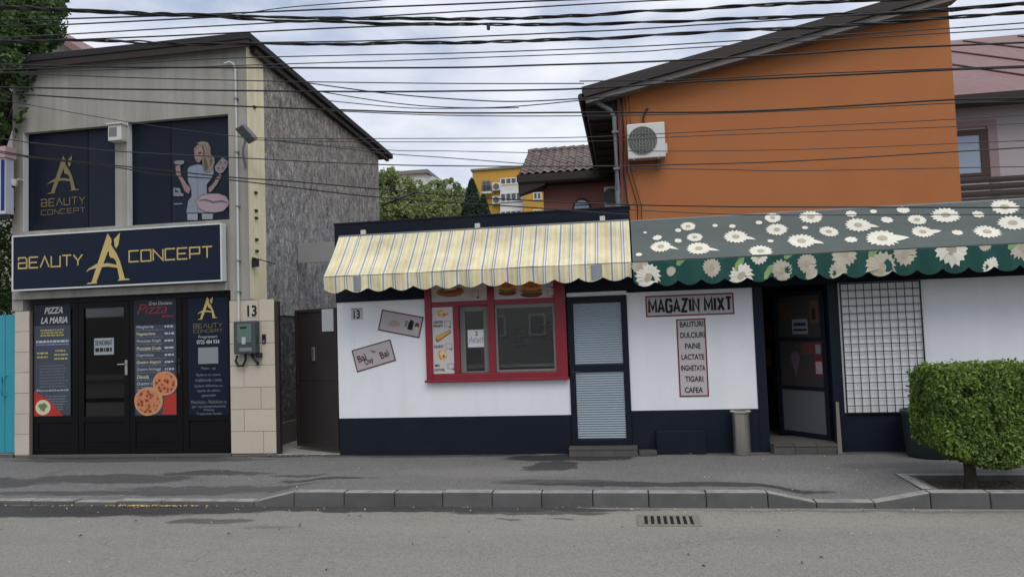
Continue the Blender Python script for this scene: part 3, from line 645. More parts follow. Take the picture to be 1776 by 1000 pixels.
MB().tube([(c1.x+.04, -.001, c1.z+.07), (c1.x+.04, -.08, c1.z+.07), (c1.x, -.1, c1.z+.02)], .012).build('bracket', m_acwhite, sccam)
MB().lathe(c1.x, -.12, [(.0, c1.z-.06), (.035, c1.z-.05), (.05, c1.z), (.05, c1.z+.06), (.0, c1.z+.065)], 14).build('body', m_acwhite, sccam)
MB().lathe(c1.x, -.135, [(.0, c1.z-.075), (.03, c1.z-.06), (.036, c1.z-.045)], 12).build('lens', m_blackmetal, sccam)
mbx = thing('electric_meter', 'grey electric meter box on tiled pillar below the number 13', 'meter', (-5.42, -.06, 1.45))
box('casing', flat('meter grey', (62, 72, 74), .45), mbx, -5.59, -5.25, -.13, -.0025, 1.46, 1.93, .015)
box('window', flat('meter window', (92, 112, 106), .15), mbx, -5.53, -5.31, -.136, -.1305, 1.62, 1.89, .006)
rect('sticker', pw, mbx, -5.46, -5.40, 1.60, 1.70, -.1375); rect('name_strip', pg, mbx, -5.50, -5.31, 1.50, 1.55, -.1325); rect('display', pk, mbx, -5.48, -5.38, 1.82, 1.85, -.1375)
MB().tube([(-5.58, -.05, 1.44), (-5.6, -.06, 1.36), (-5.56, -.06, 1.29), (-5.49, -.06, 1.29), (-5.45, -.06, 1.36), (-5.45, -.05, 1.46)], .018, 8).build('cable_loop', m_wire, mbx)
MB().tube([(-5.36, -.05, 1.46), (-5.33, -.06, 1.40), (-5.27, -.06, 1.34), (-5.26, -.04, 1.30)], .022, 8).build('cable_loop', m_wire, mbx); box('cable_gland', m_blackmetal, mbx, -5.29, -5.21, -.07, -.0025, 1.40, 1.47, .01)
hn = thing('house_number', 'black number 13 on cream tiled pillar above the meter', 'number', (-5.37, -.002, 2.0))
text('13', -5.365, 2.075, .15, .165, -.006, pk, hn, bold=.035); box('backing', m_tile, hn, -5.45, -5.28, -.004, -.0022, 1.985, 2.165)
db = thing('doorbell', 'tiny black doorbell on tiled pillar right of the meter', 'doorbell', (-5.18, -.01, 1.62))
box('plate', m_blackmetal, db, -5.215, -5.155, -.02, -.0025, 1.60, 1.73, .005); rect('button', pg, db, -5.20, -5.17, 1.615, 1.645, -.0215)
# iron bracket bits on insulation strip
ib = thing('wire_bracket', 'rusty iron bracket with wire on the yellow corner strip', 'bracket', (-5.39, 0, 3.0))
b0 = at(433, 455, .1)
MB().box(XB1+.004, XB1+.09, .06, .12, b0.z-.07, b0.z+.05).build('plate', m_blackmetal, ib); MB().tube([(XB1+.05, .08, b0.z+.03), (XB1+.1, -.1, b0.z+.05), (XB1+.25, .3, b0.z-.02)], .008).build('hook', m_blackmetal, ib)
for (px, py) in ((447, 185), (444, 334), (447, 365), (443, 378), (447, 415), (446, 435)):
    p = at(px, py, .2); MB().box(XB1+.003, XB1+.03, .17, .23, p.z-.02, p.z+.015).build('anchor_stub', m_blackmetal, bl)

# ================================================================== THE SHOP
SX0, SX1 = -4.07, 7.5
sh = thing('shop_building', 'low white shop with navy base and fascia between the taller houses', 'building', (-1, 0, 0))
T = .22
nb = MB()
for a, b, z in ((SX0, -.80, .51), (0.0, 1.61, .55), (2.66, SX1, .48)): nb.box(a, b, -.008, T, 0, z)
nb.build('base_band', m_navy, sh)
ww = MB(); ww.box(SX0, -2.77, 0, T, .5101, 2.14); ww.box(-2.77, -.80, 0, T, .5101, .99); ww.box(-.80, 0, 0, T, 2.085, 2.14); ww.box(0, 1.61, 0, T, .5501, 2.11); ww.box(2.66, SX1, 0, T, .4801, 2.12)
ww.build('front_wall', m_white, sh)
fa = MB(); fa.box(SX0-.01, -2.77, -.012, T, 2.1402, 3.25); fa.box(-2.77, -.80, -.012, T, 2.46, 3.25); fa.box(-.80, .085, -.012, T, 2.1402, 3.25); fa.build('fascia', m_navy, sh)
fb = MB(); fb.box(.0852, 1.61, -.010, T, 2.1202, 3.02); fb.box(1.61, 2.66, -.010, T, 2.1202, 3.02); fb.box(2.66, SX1, -.010, T, 2.1202, 3.02); fb.build('fascia', m_navy, sh)
fp = MB(); fp.box(1.6105, 1.735, -.012, T, 0, 2.12); fp.box(2.53, 2.6595, -.012, T+.02, 0, 2.12); fp.build('door_post', m_navyfr, sh, bevel=.005)
sidew = MB(); sidew.box(SX0, SX0+.2, T+.001, 3.9, 0, 3.1); sidew.box(.12, .3, T+.001, 3.9, 0, 2.95); sidew.box(SX1-.2, SX1, T+.001, 3.9, 0, 2.95); sidew.box(SX0+.2, SX1-.2, 3.7, 3.9, 0, 2.9); sidew.build('inner_wall', m_interior, sh)
rfz = MB(); rfz.box(SX0+.001, .084, T+.001, 3.95, 3.101, 3.16); rfz.box(.085, SX1, T+.001, 3.95, 2.951, 3.0); rfz.build('roof', m_roofdark, sh)
box('coping', m_navyfr, sh, SX0-.02, .10, -.022, T+.02, 3.2505, 3.275, .004)
box('floor', m_slab, sh, SX0+.2, SX1-.2, T+.001, 3.7, -.15, .08)
box('ceiling', m_interior, sh, SX0+.2, SX1-.2, T+.001, 3.7, 2.75, 2.79)
# food window
wn = thing('x', None, None, (0, 0, 0)); bpy.data.objects.remove(wn)
fr = MB(); fr.box(-2.77, -2.675, -.055, .10, .99, 2.455); fr.box(-.965, -.815, -.055, .10, .99, 2.455); fr.box(-2.675, -.965, -.055, .10, .99, 1.10); fr.box(-2.675, -.965, -.055, .10, 2.40, 2.455)
wnf = fr.build('serving_window', m_red, sh, bevel=.008)
mu = MB(); mu.box(-1.885, -1.79, -.05, .09, 1.1005, 2.3995); mu.box(-2.6745, -1.8855, -.045, .09, 2.02, 2.085); mu.box(-1.7895, -.9655, -.045, .09, 2.02, 2.085); mu.box(-2.375, -2.295, -.04, .09, 1.1005, 2.0195)
mu.build('mullion', m_red, wnf, bevel=.006)
sl_ = MB(); ring(sl_, -2.2945, -1.886, .02, .07, 1.101, 2.0195, .075, .075, .02); sl_.build('sliding_frame', flat('grey window frame', (120, 118, 116)), wnf, bevel=.004)
sr = MB(); ring(sr, -1.7885, -.966, -.03, .06, 1.101, 2.0195, .03, .055, .03); sr.build('sash', flat('grey window frame', (120, 118, 116)), wnf, bevel=.004)
box('pane', m_glass, wnf, -2.219, -1.961, .04, .046, 1.122, 1.944); box('pane', m_glass, wnf, -1.758, -.997, .01, .016, 1.132, 1.964)
box('sill', m_red, wnf, -2.79, -.80, -.085, -.0555, .985, 1.02, .006)
# food sheets set in the window
def food(kind, cx, cz, wd, ht, y, parent):
    def blob(mat, sx, sz, ox, oz, k, n=14, j=.12):
        patch('food_print', mat, parent, [(cx+ox*wd+sx*wd*.5*math.cos(i*2*math.pi/n)*(1+random.uniform(-j, j)), cz+oz*ht+sz*ht*.5*math.sin(i*2*math.pi/n)*(1+random.uniform(-j, j))) for i in range(n)], y-.0006*k)
    if kind == 'burger':
        blob(pbrown, 1, .45, 0, -.28, 1, j=.05); blob(pgreen, 1.05, .3, 0, -.05, 2); blob(pr, .9, .18, 0, .02, 3); blob(porange, .95, .6, 0, .25, 4, j=.04); blob(flat('bun top', (176, 104, 48)), .7, .35, 0, .32, 5, j=.05)
    elif kind == 'wrap':
        blob(flat('wrap bread', (150, 96, 50)), 1, .7, 0, 0, 1, j=.05); blob(pbrown, .8, .4, .02, .1, 2, j=.25); blob(pr, .5, .22, .1, .12, 3, j=.3); blob(pgreen, .4, .18, -.2, .12, 4, j=.3); blob(pcream, .6, .14, .0, .2, 5, j=.4)
    elif kind == 'fries':
        blob(porange, .9, .7, 0, 0, 1, j=.3); blob(pcream, .6, .45, .05, .05, 2, j=.4); blob(pr, .22, .2, .12, -.08, 3)
    elif kind == 'roll':
        patch('food_print', flat('wrap bread', (150, 96, 50)), parent, [(cx-wd*.5, cz-ht*.35), (cx-wd*.35, cz-ht*.5), (cx+wd*.5, cz+ht*.25), (cx+wd*.42, cz+ht*.5), (cx-wd*.45, cz+ht*.0)], y-.0006)
        patch('food_print', flat('bun yellow', (196, 160, 72)), parent, [(cx-wd*.44, cz-ht*.2), (cx-wd*.3, cz-ht*.32), (cx+wd*.45, cz+ht*.32), (cx+wd*.38, cz+ht*.45), (cx-wd*.4, cz+ht*.0)], y-.0012)
def price(parent, x, z, s, y):
    mb = MB(); ring(mb, x, x+s, y-.001, y, z, z+s*.85, s*.08); mb.build('price_box', pg, parent); rect('price_mark', pk, parent, x+s*.7, x+s*1.02, z-s*.18, z-s*.02, y)
msheet = flat('menu sheet', (186, 176, 172))
ms1 = thing('menu_sheet', 'white menu strip with fries and rolls in left column of red window', 'menu', (-2.52, -.02, 1.1))
MB().box(-2.672, -2.378, -.03, -.026, 1.103, 2.017).build('sheet', flat('menu strip', (196, 192, 190)), ms1)
food('fries', -2.525, 1.93, .17, .13, -.031, ms1); food('roll', -2.52, 1.62, .23, .17, -.031, ms1); food('fries', -2.54, 1.36, .15, .22, -.031, ms1)
text('CARTOFI', -2.59, 1.81, .13, .04, -.032, pk, ms1, bold=.03); text('PRAJITI', -2.59, 1.755, .13, .04, -.032, pk, ms1, bold=.03); price(ms1, -2.50, 1.745, .09, -.0315)
text('PLACINTE', -2.59, 1.475, .13, .04, -.032, pk, ms1, bold=.03); price(ms1, -2.49, 1.44, .09, -.0315)
text('MIX', -2.615, 1.215, .07, .035, -.032, pk, ms1, bold=.03); text('CARTOFEL', -2.585, 1.155, .15, .035, -.032, pk, ms1, bold=.03); price(ms1, -2.47, 1.165, .09, -.0315)
ms2 = thing('menu_sheet', 'grey food sheet with wrap picture in upper left of red window', 'menu', (-2.28, -.02, 2.1))
MB().box(-2.673, -1.887, -.03, -.026, 2.087, 2.398).build('sheet', msheet, ms2); food('wrap', -2.40, 2.225, .40, .20, -.031, ms2); price(ms2, -2.10, 2.14, .10, -.0315)
ms3 = thing('menu_sheet', 'grey food sheet with burgers in upper right of red window', 'menu', (-1.38, -.02, 2.1))
MB().box(-1.788, -.967, -.03, -.026, 2.087, 2.398).build('sheet', msheet, ms3); food('burger', -1.60, 2.22, .25, .17, -.031, ms3); food('burger', -1.27, 2.20, .30, .20, -.031, ms3); price(ms3, -1.06, 2.23, .09, -.0315); price(ms3, -1.06, 2.11, .09, -.0315)
hn2 = thing('paper_note', 'white handwritten paper sheet behind the small sliding window', 'notice', (-2.05, .03, 1.45))
MB().box(-2.19, -1.925, .034, .037, 1.45, 1.69).build('sheet', m_paper, hn2)
sc_ = MB(); x = -2.17
for k in range(9):
    pts = [(x, 1.50+random.uniform(0, .03)), (x+.006, 1.57+random.uniform(0, .03)), (x+.018, 1.51+random.uniform(0, .04))]; stroke_strip(sc_, pts, .006, .0335-.0003*(k % 2)); x += .026
scr = sc_.build('handwriting', pk, hn2); scr['kind'] = 'stuff'
text('2', -2.065, 1.64, .035, .06, .033, pk, hn2, bold=.02)
# inside the snack kitchen
ct = thing('counter', 'dim steel counter inside the serving window', 'counter', (-2.2, .9, .08))
box('cabinet', m_intdark, ct, -3.8, -.9, .7, 1.25, .081, 1.12); box('worktop', m_steel, ct, -3.82, -.88, .66, 1.3, 1.121, 1.16, .005)
bd = thing('wall_board', 'dim menu board hanging on the kitchen back wall', 'board', (-1.6, 3.65, 1.5))
box('panel', flat('board grey', (150, 150, 145)), bd, -2.0, -1.3, 3.66, 3.698, 1.3, 2.2); box('header', m_metalgrey, bd, -2.02, -1.28, 3.65, 3.66, 2.0, 2.15)
pt = box('kitchen_partition', m_interior, sh, -3.8, .1, 2.4, 2.5, .08, 2.75)
for k, (x0, x1, z0, z1, lab) in enumerate(((-1.95, -1.62, 1.25, 1.75, 'left'), (-1.5, -1.1, 1.2, 1.85, 'middle'), (-.95, -.6, 1.25, 1.75, 'right'))):
    ps = thing('price_sheet', 'pale price sheet on the kitchen wall behind the right pane, %s of three' % lab, 'sheet', ((x0+x1)/2, 2.39, z0), 'price sheets in the kitchen')
    MB().box(x0, x1, 2.392, 2.398, z0, z1).build('sheet', m_paper, ps); lines(ps, pk, x0+.05, x1-.05, [z1-.1-.07*j for j in range(5)], .03, 2.390, .4)
fz = thing('fridge', 'white chest fridge against the kitchen wall behind the sliding pane', 'fridge', (-2.7, 2.1, .08))
box('cabinet', m_acwhite, fz, -3.2, -2.3, 1.75, 2.35, .081, 1.45, .02); box('door', flat('fridge glass', (120, 132, 130), .2), fz, -3.15, -2.35, 1.735, 1.749, .3, 1.38, .006)
hoodm = thing('extractor_hood', 'steel extractor hood inside the serving window', 'hood', (-1.4, 1.8, 2))
MB().prismx([(1.2, 2.0), (2.3, 2.0), (2.3, 2.4), (1.6, 2.4)], -2.1, -.9).build('canopy', m_steel, hoodm); box('duct', m_steel, hoodm, -1.7, -1.4, 1.9, 2.2, 2.401, 2.74)
# blind door
dz = .11
fr = MB(); ring(fr, -.795, -.005, -.03, .06, dz, 2.08, .075, .085, .075); fr.box(-.72, -.08, -.03, .06, 1.075, 1.17)
bdr = fr.build('blind_door', m_navyfr, sh, bevel=.005)
box('pane', m_glass, bdr, -.72, -.08, .0, .006, dz+.075, 1.0745); box('pane', m_glass, bdr, -.72, -.08, .0, .006, 1.1705, 1.9945)
bm_ = flat('grey blind', (150, 163, 172), .6)
for z0, z1 in ((dz+.08, 1.07), (1.175, 1.99)):
    sb = MB(); n = int((z1-z0)/.031)
    for i in range(n):
        z = z0+(z1-z0)*i/n; h = (z1-z0)/n
        sb.add([(-.717, -.004, z), (-.083, -.004, z), (-.083, -.016, z+h*.45), (-.717, -.016, z+h*.45), (-.717, -.004, z+h*.94), (-.083, -.004, z+h*.94)], [(0, 1, 2, 3), (3, 2, 5, 4)])
    o = sb.build('blind_slats', bm_, bdr); o['kind'] = 'stuff'
h = MB(); h.box(-.765, -.735, -.045, -.0305, 1.0, 1.12); h.tube([(-.75, -.045, 1.08), (-.75, -.08, 1.08), (-.65, -.085, 1.08)], .009); h.build('handle', m_blackmetal, bdr)
box('door_backing', m_intdark, sh, -.79, -.01, .15, .2, .09, 2.08)
# entrance door leaf standing ajar
dl = thing('shop_door', 'dark glazed shop door standing open with stickers on its glass', 'door', (2.52, .12, .12))
th = R(52); wl = .80
fr = MB(); ring(fr, -wl, 0, -.02, .02, 0, 1.93, .06, .06, .06); fr.box(-wl+.06, -.06, -.02, .02, .62, .665); fr.box(-wl+.06, -.06, -.02, .02, 1.27, 1.315)
def loc_part(mb, name, mat, bevel=0):
    for i, v in enumerate(mb.v): mb.v[i] = v+BASE[dl]
    return mb.build(name, mat, dl, bevel=bevel)
loc_part(fr, 'frame', m_navyfr, .004)
loc_part(MB().box(-wl+.061, -.061, -.008, .008, .061, .619), 'lower_panel', flat('door panel grey', (92, 98, 104)))
loc_part(MB().box(-wl+.061, -.061, -.004, .004, .666, 1.269), 'pane', flat('dark door film', (66, 62, 62), .2)); loc_part(MB().box(-wl+.061, -.061, -.004, .004, 1.316, 1.869), 'pane', flat('dark door film', (66, 62, 62), .2))
loc_part(MB().box(-wl-.003, -wl+.0, -.018, .018, .0, 1.93), 'edge_strip', m_steel)
def stick(name, mat, x0, x1, z0, z1, k=0): loc_part(MB().add([(x0, -.0045-.0008*k, z0), (x1, -.0045-.0008*k, z0), (x1, -.0045-.0008*k, z1), (x0, -.0045-.0008*k, z1)], [(0, 1, 2, 3)]), name, mat)
stick('sticker', pg, -.52, -.27, 1.36, 1.56); stick('sticker_print', pk, -.49, -.30, 1.47, 1.51, 1); stick('sticker_print', pk, -.50, -.29, 1.40, 1.43, 1)
stick('sticker', flat('dull orange sticker', (92, 64, 48)), -.23, -.10, 1.50, 1.80); stick('sticker_print', pk, -.20, -.14, 1.55, 1.70, 1); stick('sticker', flat('dull ochre sticker', (78, 56, 36)), -.70, -.52, 1.58, 1.78); stick('sticker', flat('faded red sticker', (104, 44, 46)), -.38, -.20, 1.10, 1.24); stick('sticker', flat('red label', (96, 36, 38)), -.20, -.07, .80, 1.26); stick('sticker_print', pg, -.17, -.09, 1.10, 1.22, 1); stick('sticker_print', ppink, -.18, -.08, .84, 1.0, 1)
cone = MB(); cone.add([(-.50, -.0046, .80), (-.42, -.0046, 1.04), (-.44, -.0046, 1.10), (-.50, -.0046, 1.13), (-.56, -.0046, 1.10), (-.58, -.0046, 1.04)], [(0, 1, 2, 3, 4, 5)]); loc_part(cone, 'ice_cream_sticker', flat('faded sticker', (92, 74, 84)))
dl.rotation_euler = (0, 0, -th)
# price mark on the red label is print: "0,-"
# entrance steps
def step(label, x0, x1, y0, z1, cuts):
    s = thing('door_step', label, 'step', ((x0+x1)/2, y0/2, 0))
    box('core', m_grout, s, x0+.006, x1-.006, y0+.006, .0-.014, -.02, z1-.006)
    n = len(cuts)-1
    for a, b in zip(cuts[:-1], cuts[1:]):
        box('front_slab', m_slab, s, a+.004, b-.004, y0-.006, y0+.03, -.005, z1-.03, .004); box('top_slab', m_slab, s, a+.003, b-.003, y0-.012, -.0125, z1-.029, z1, .004)
    return s
step('low paved step below the blind door', -.83, .06, -.24, .105, [-.83, -.53, -.24, .06]); step('broken paved step in front of the open shop door', 1.745, 2.52, -.16, .115, [1.745, 2.0, 2.26, 2.52])
st2 = box('paving_block', m_slab, None, .07, .30, -.23, -.05, -.005, .055, .01, origin=(.18, -.14, 0)); tag(st2, 'loose grey paving block beside the low step', 'block')
box('threshold', m_slab, sh, 1.736, 2.529, -.0105, .6, -.02, .112)
bx_ = box('painted_box', m_navy, None, .30, .92, -.14, -.0095, 0, .30, .012, origin=(.6, -.07, 0)); tag(bx_, 'low navy painted box at the wall foot below the price list', 'box')
# shelves inside the open shop
shf = thing('shop_shelf', 'dim shelf with goods inside the open shop doorway', 'shelf', (1.9, 2.2, .08))
for z in (.5, .9, 1.3, 1.7): box('board', m_wood, shf, .6, 3.3, 2.4, 2.8, z, z+.03)
box('back', m_intdark, shf, .6, 3.3, 2.801, 2.83, .08, 2.2)
cols = [(150, 40, 30), (40, 70, 120), (170, 140, 60), (60, 100, 60), (150, 150, 150), (90, 50, 90)]
for z in (.531, .931, 1.331):
    x = 1.95; gi = 0
    while x < 3.1 and gi < 7:
        wdt = random.uniform(.08, .2); hh = random.uniform(.12, .3); cc = random.randrange(6)
        b_ = box('goods_box', flat('goods %d' % cc, cols[cc]), None, x, x+wdt, 2.45, 2.65, z, z+hh, .004, origin=(x+wdt/2, 2.55, z)); tag(b_, 'small %s goods box, %s from the left on the %s shelf inside the doorway' % (('red', 'blue', 'ochre', 'green', 'grey', 'purple')[cc], ('first', 'second', 'third', 'fourth', 'fifth', 'sixth', 'seventh')[gi], {.531: 'lowest', .931: 'middle', 1.331: 'upper'}[z]), 'box', 'goods on the shop shelf'); x += wdt+.03; gi += 1
# wall signs
def framed(label, corners, cat='sign'):
    cx = sum(c[0] for c in corners)/4; cz = sum(c[1] for c in corners)/4
    s = thing('wall_sign', label, cat, (cx, -.004, cz)); pts = corners
    MB().prism(pts, -.006, -.001).build('panel', flat('sign panel pale', (184, 179, 181)), s); mb = MB(); n = 4
    inn = [(cx+(x-cx)*(1-.018/max(.05, abs(x-cx))*1.0), cz+(z-cz)*(1-.018/max(.05, abs(z-cz)))) for x, z in pts]
    for i in range(4):
        a, b, c_, d_ = pts[i], pts[(i+1) % 4], inn[(i+1) % 4], inn[i]; mb.add([(a[0], -.0075, a[1]), (b[0], -.0075, b[1]), (c_[0], -.0075, c_[1]), (d_[0], -.0075, d_[1])], [(0, 1, 2, 3)])
    mb.build('border', flat('sign border', (120, 34, 44)), s); return s
s = framed('framed sign reading MAGAZIN MIXT on the white wall', [(.245, 1.775), (1.375, 1.775), (1.375, 2.055), (.245, 2.055)])
stroke_text('MaGaZIN MIXT', .275, 1.36, 1.835, 1.995, -.0085, pk, s, .033, .68)
s = framed('tall narrow sign listing drinks, bread and coffee below the MAGAZIN MIXT sign', [(.63, .72), (1.005, .72), (1.005, 1.735), (.63, 1.735)])
for k, (t_, wd) in enumerate((('BAUTURI', .30), ('DULCIURI', .31), ('PAINE', .20), ('LACTATE', .29), ('INGHETATA', .31), ('TIGARI', .23), ('CAFEA', .23))):
    text(t_, .818+random.uniform(-.004, .012), 1.665-.143*k, wd, .074, -.009, pk, s, bold=.022, rot=random.uniform(-.02, .02))
s1c = [(-3.47, 1.73), (-2.87, 1.60), (-2.80, 1.89), (-3.40, 2.02)]; s2c = [(-3.79, 1.15), (-3.215, 1.30), (-3.29, 1.60), (-3.865, 1.46)]
def tilt_sign(label, c):
    cx = sum(p[0] for p in c)/4; cz = sum(p[1] for p in c)/4; s = thing('wall_sign', label, 'sign', (cx, -.004, cz))
    MB().prism(c, -.006, -.001).build('panel', flat('sign panel', (178, 168, 172)), s); mb = MB()
    P = [Vector(p) for p in c]; ux = (P[1]-P[0]).normalized(); uz = (P[3]-P[0]).normalized(); t = .016
    I = [P[0]+ux*t+uz*t, P[1]-ux*t+uz*t, P[2]-ux*t-uz*t, P[3]+ux*t-uz*t]
    for i in range(4): mb.add([(q_.x, -.0075, q_.y) for q_ in (P[i], P[(i+1) % 4], I[(i+1) % 4], I[i])], [(0, 1, 2, 3)])
    mb.build('border', flat('sign border dark', (78, 40, 46)), s); return s, lambda a, b: tuple(P[0]+(P[1]-P[0])*a+(P[3]-P[0])*b), math.atan2(ux.y, ux.x)
s, uv, rt = tilt_sign('tilted framed picture sign beside the red window', s1c)
patch('printed_picture', pk, s, [uv(.68, .3), uv(.80, .3), uv(.80, .72), uv(.72, .78), uv(.68, .6)], -.008); patch('printed_mushroom', pbrown, s, [uv(.83, .5), uv(.95, .5), uv(.92, .68), uv(.85, .68)], -.008); patch('printed_stem', pcream, s, [uv(.87, .26), uv(.91, .26), uv(.91, .5), uv(.87, .5)], -.0083)
patch('printed_food', flat('faded food', (160, 146, 132)), s, [uv(.2, .35), uv(.35, .28), uv(.5, .4), uv(.45, .6), uv(.3, .62)], -.008); patch('printed_cup', pg, s, [uv(.6, .4), uv(.66, .4), uv(.66, .7), uv(.6, .7)], -.008)
s, uv, rt = tilt_sign('tilted framed sign with sketchy words below the picture sign', s2c)
mdr = flat('sign word', (74, 48, 54))
for t_, a, b in (('Bai', .2, .55), ('Day', .36, .3), ('Bai', .76, .42)): c = uv(a, b); text(t_, c[0], c[1], .13, .10, -.009, mdr, s, bold=.02, rot=rt+.15)
patch('printed_leaf', pgreen, s, [uv(.42, .8), uv(.5, .62), uv(.62, .6), uv(.52, .72)], -.008)
hp = thing('house_number', 'small white number plate 13 on the white shop wall', 'number', (-3.775, -.003, 1.97))
MB().box(-3.86, -3.69, -.006, -.001, 1.89, 2.055).build('plate', flat('enamel plate', (182, 184, 184), .4), hp); text('13', -3.775, 1.965, .095, .125, -.008, pk, hp, bold=.03); rect('rule_line', pk, hp, -3.85, -3.70, 2.038, 2.045, -.008)
# gate leaf half open, and its posts
gp = box('gate_post', m_gate, None, -5.018, -4.965, .0, .07, 0, 2.20, .004, origin=(-5.0, .03, 0)); tag(gp, 'dark steel gate post beside the cream tiled pillar', 'post')
gt = thing('gate', 'dark brown steel gate leaf standing ajar beside the white shop', 'gate', (-4.085, .03, .04))
th2 = R(27); gw = .93
def gpart(mb, name, mat, bevel=0):
    for i, v in enumerate(mb.v): mb.v[i] = v+BASE[gt]
    return mb.build(name, mat, gt, bevel=bevel)
gpart(MB().box(-gw, 0, -.003, .003, .03, 2.03), 'sheet', m_gate); g2 = MB(); ring(g2, -gw-.002, .002, -.02, -.0035, .028, 2.035, .045); gpart(g2, 'frame', m_gate, .003); g3 = MB(); ring(g3, -gw-.002, .002, .0035, .03, .028, 2.035, .045); gpart(g3, 'frame', m_gate)
gpart(MB().box(-gw+.046, -.046, -.012, -.0035, 1.0, 1.04), 'rail', m_gate); gpart(MB().box(-.55, -.49, -.024, -.0035, 1.28, 1.48), 'letter_slot', m_steel, .004); gpart(MB().box(-.53, -.51, -.026, -.0245, 1.31, 1.45), 'slot', m_intdark)
gpart(MB().lathe(-gw+.07, -.03, [(0, .92), (.018, .93), (.018, .96), (0, .97)], 10), 'knob', m_blackmetal)
gt.rotation_euler = (0, 0, -th2)
gpap = box('paper_note', flat('gate paper', (176, 178, 180)), None, -.30, -.05, -.026, -.0225, 1.70, 2.02, origin=(0, 0, 0)); gpap.location = gt.location; gpap.rotation_euler = gt.rotation_euler; tag(gpap, 'blank white paper sheet fixed to the brown gate', 'notice')
gb = thing('gate_sill', 'rough broken concrete sill below the brown gate', 'sill', (-4.5, 0, 0))
mb = MB(); mb.box(-5.02, -4.06, -.04, .05, -.03, .02); mb.build('sill', m_kerb, gb, bevel=.012)
for k in range(9): x = random.uniform(-5.4, -4.1); mb = MB(); s_ = random.uniform(.015, .035); mb.box(x, x+s_*1.6, -.075, -.045, -.01, s_*.7); mb.build('rubble', m_kerb, gb, bevel=.006)
fbd = box('cement_board', m_fibre, None, -5.36, -4.06, 1.5, 1.53, 3.0, 3.33, .004, origin=(-4.7, 1.5, 3)); tag(fbd, 'pale cement board bridging the alley above the gate', 'board')
hd_ = at(540, 438, 1.5)
for v in fbd.data.vertices: v.co.z += hd_.z-3.165
# steel bin, stick, barrel
bn = thing('ash_bin', 'slim cylindrical steel bin standing against the navy base', 'bin', (1.36, -.16, 0))
MB().lathe(1.365, -.16, [(.0, .0), (.10, .0), (.105, .02), (.105, .53), (.09, .53), (.088, .45), (0, .44)], 28).build('body', m_steel, bn); MB().lathe(1.365, -.16, [(.106, .515), (.13, .53), (.13, .545), (.085, .55), (.085, .535)], 28).build('rim', m_steel, bn)
sk = tag(MB().hexa([(2.50, -.20, .0), (2.55, -.20, 0), (2.55, -.17, 0), (2.50, -.17, 0), (2.55, -.035, .62), (2.585, -.035, .62), (2.585, -.018, .62), (2.55, -.018, .62)]).build('wooden_stick', M('weathered timber', (.17, .15, .125), .9, .2, 8, .3, 40), None, (2.53, -.18, 0)), 'weathered wooden stick leaning on the door post', 'stick')
brl = thing('barrel', 'dark green plastic barrel half hidden behind the hedge', 'barrel', (3.52, -.36, 0))
MB().lathe(3.50, -.36, [(0, 0), (.24, 0), (.255, .02), (.275, .25), (.285, .52), (.27, .52), (.26, .45), (0, .44)], 30).build('body', m_green, brl); MB().lathe(3.50, -.36, [(.286, .50), (.305, .51), (.305, .545), (.27, .55), (.27, .52)], 30).build('rim', m_green, brl)
# wire-mesh grille over the right panel
wg = thing('window_grille', 'black welded wire grille over the white panel beside open door', 'grille', (3.15, -.03, .48))
gxa, gxb, gza, gzb = 2.675, 3.635, .47, 2.115
mb = MB(); ring(mb, gxa, gxb, -.036, -.022, gza, gzb, .016); mb.build('frame', m_blackmetal, wg)
vme = MB().box(-.0045, .0045, -.0028, .0028, 0, gzb-gza-.03); hme = MB().box(0, gxb-gxa-.03, -.0028, .0028, -.0045, .0045)
vo = vme.build('bar', m_blackmetal, wg); vo.location = (gxa+.1-BASE[wg].x, -.0, gza+.015-BASE[wg].z)
for k in range(2, 10): c = vo.copy(); col.objects.link(c); c.location.x = gxa+(gxb-gxa)*k/10-BASE[wg].x
ho = hme.build('bar', m_blackmetal, wg); ho.location = (gxa+.015-BASE[wg].x, -.0055, gza+.1-BASE[wg].z)
for k in range(2, 17): c = ho.copy(); col.objects.link(c); c.location.z = gza+(gzb-gza)*k/17-BASE[wg].z
for o in wg.children:
    if o.name.startswith('bar'): o.data.transform(Matrix.Identity(4))
vo.data.transform(Matrix.Translation(BASE[wg])); ho.data.transform(Matrix.Translation(BASE[wg]))

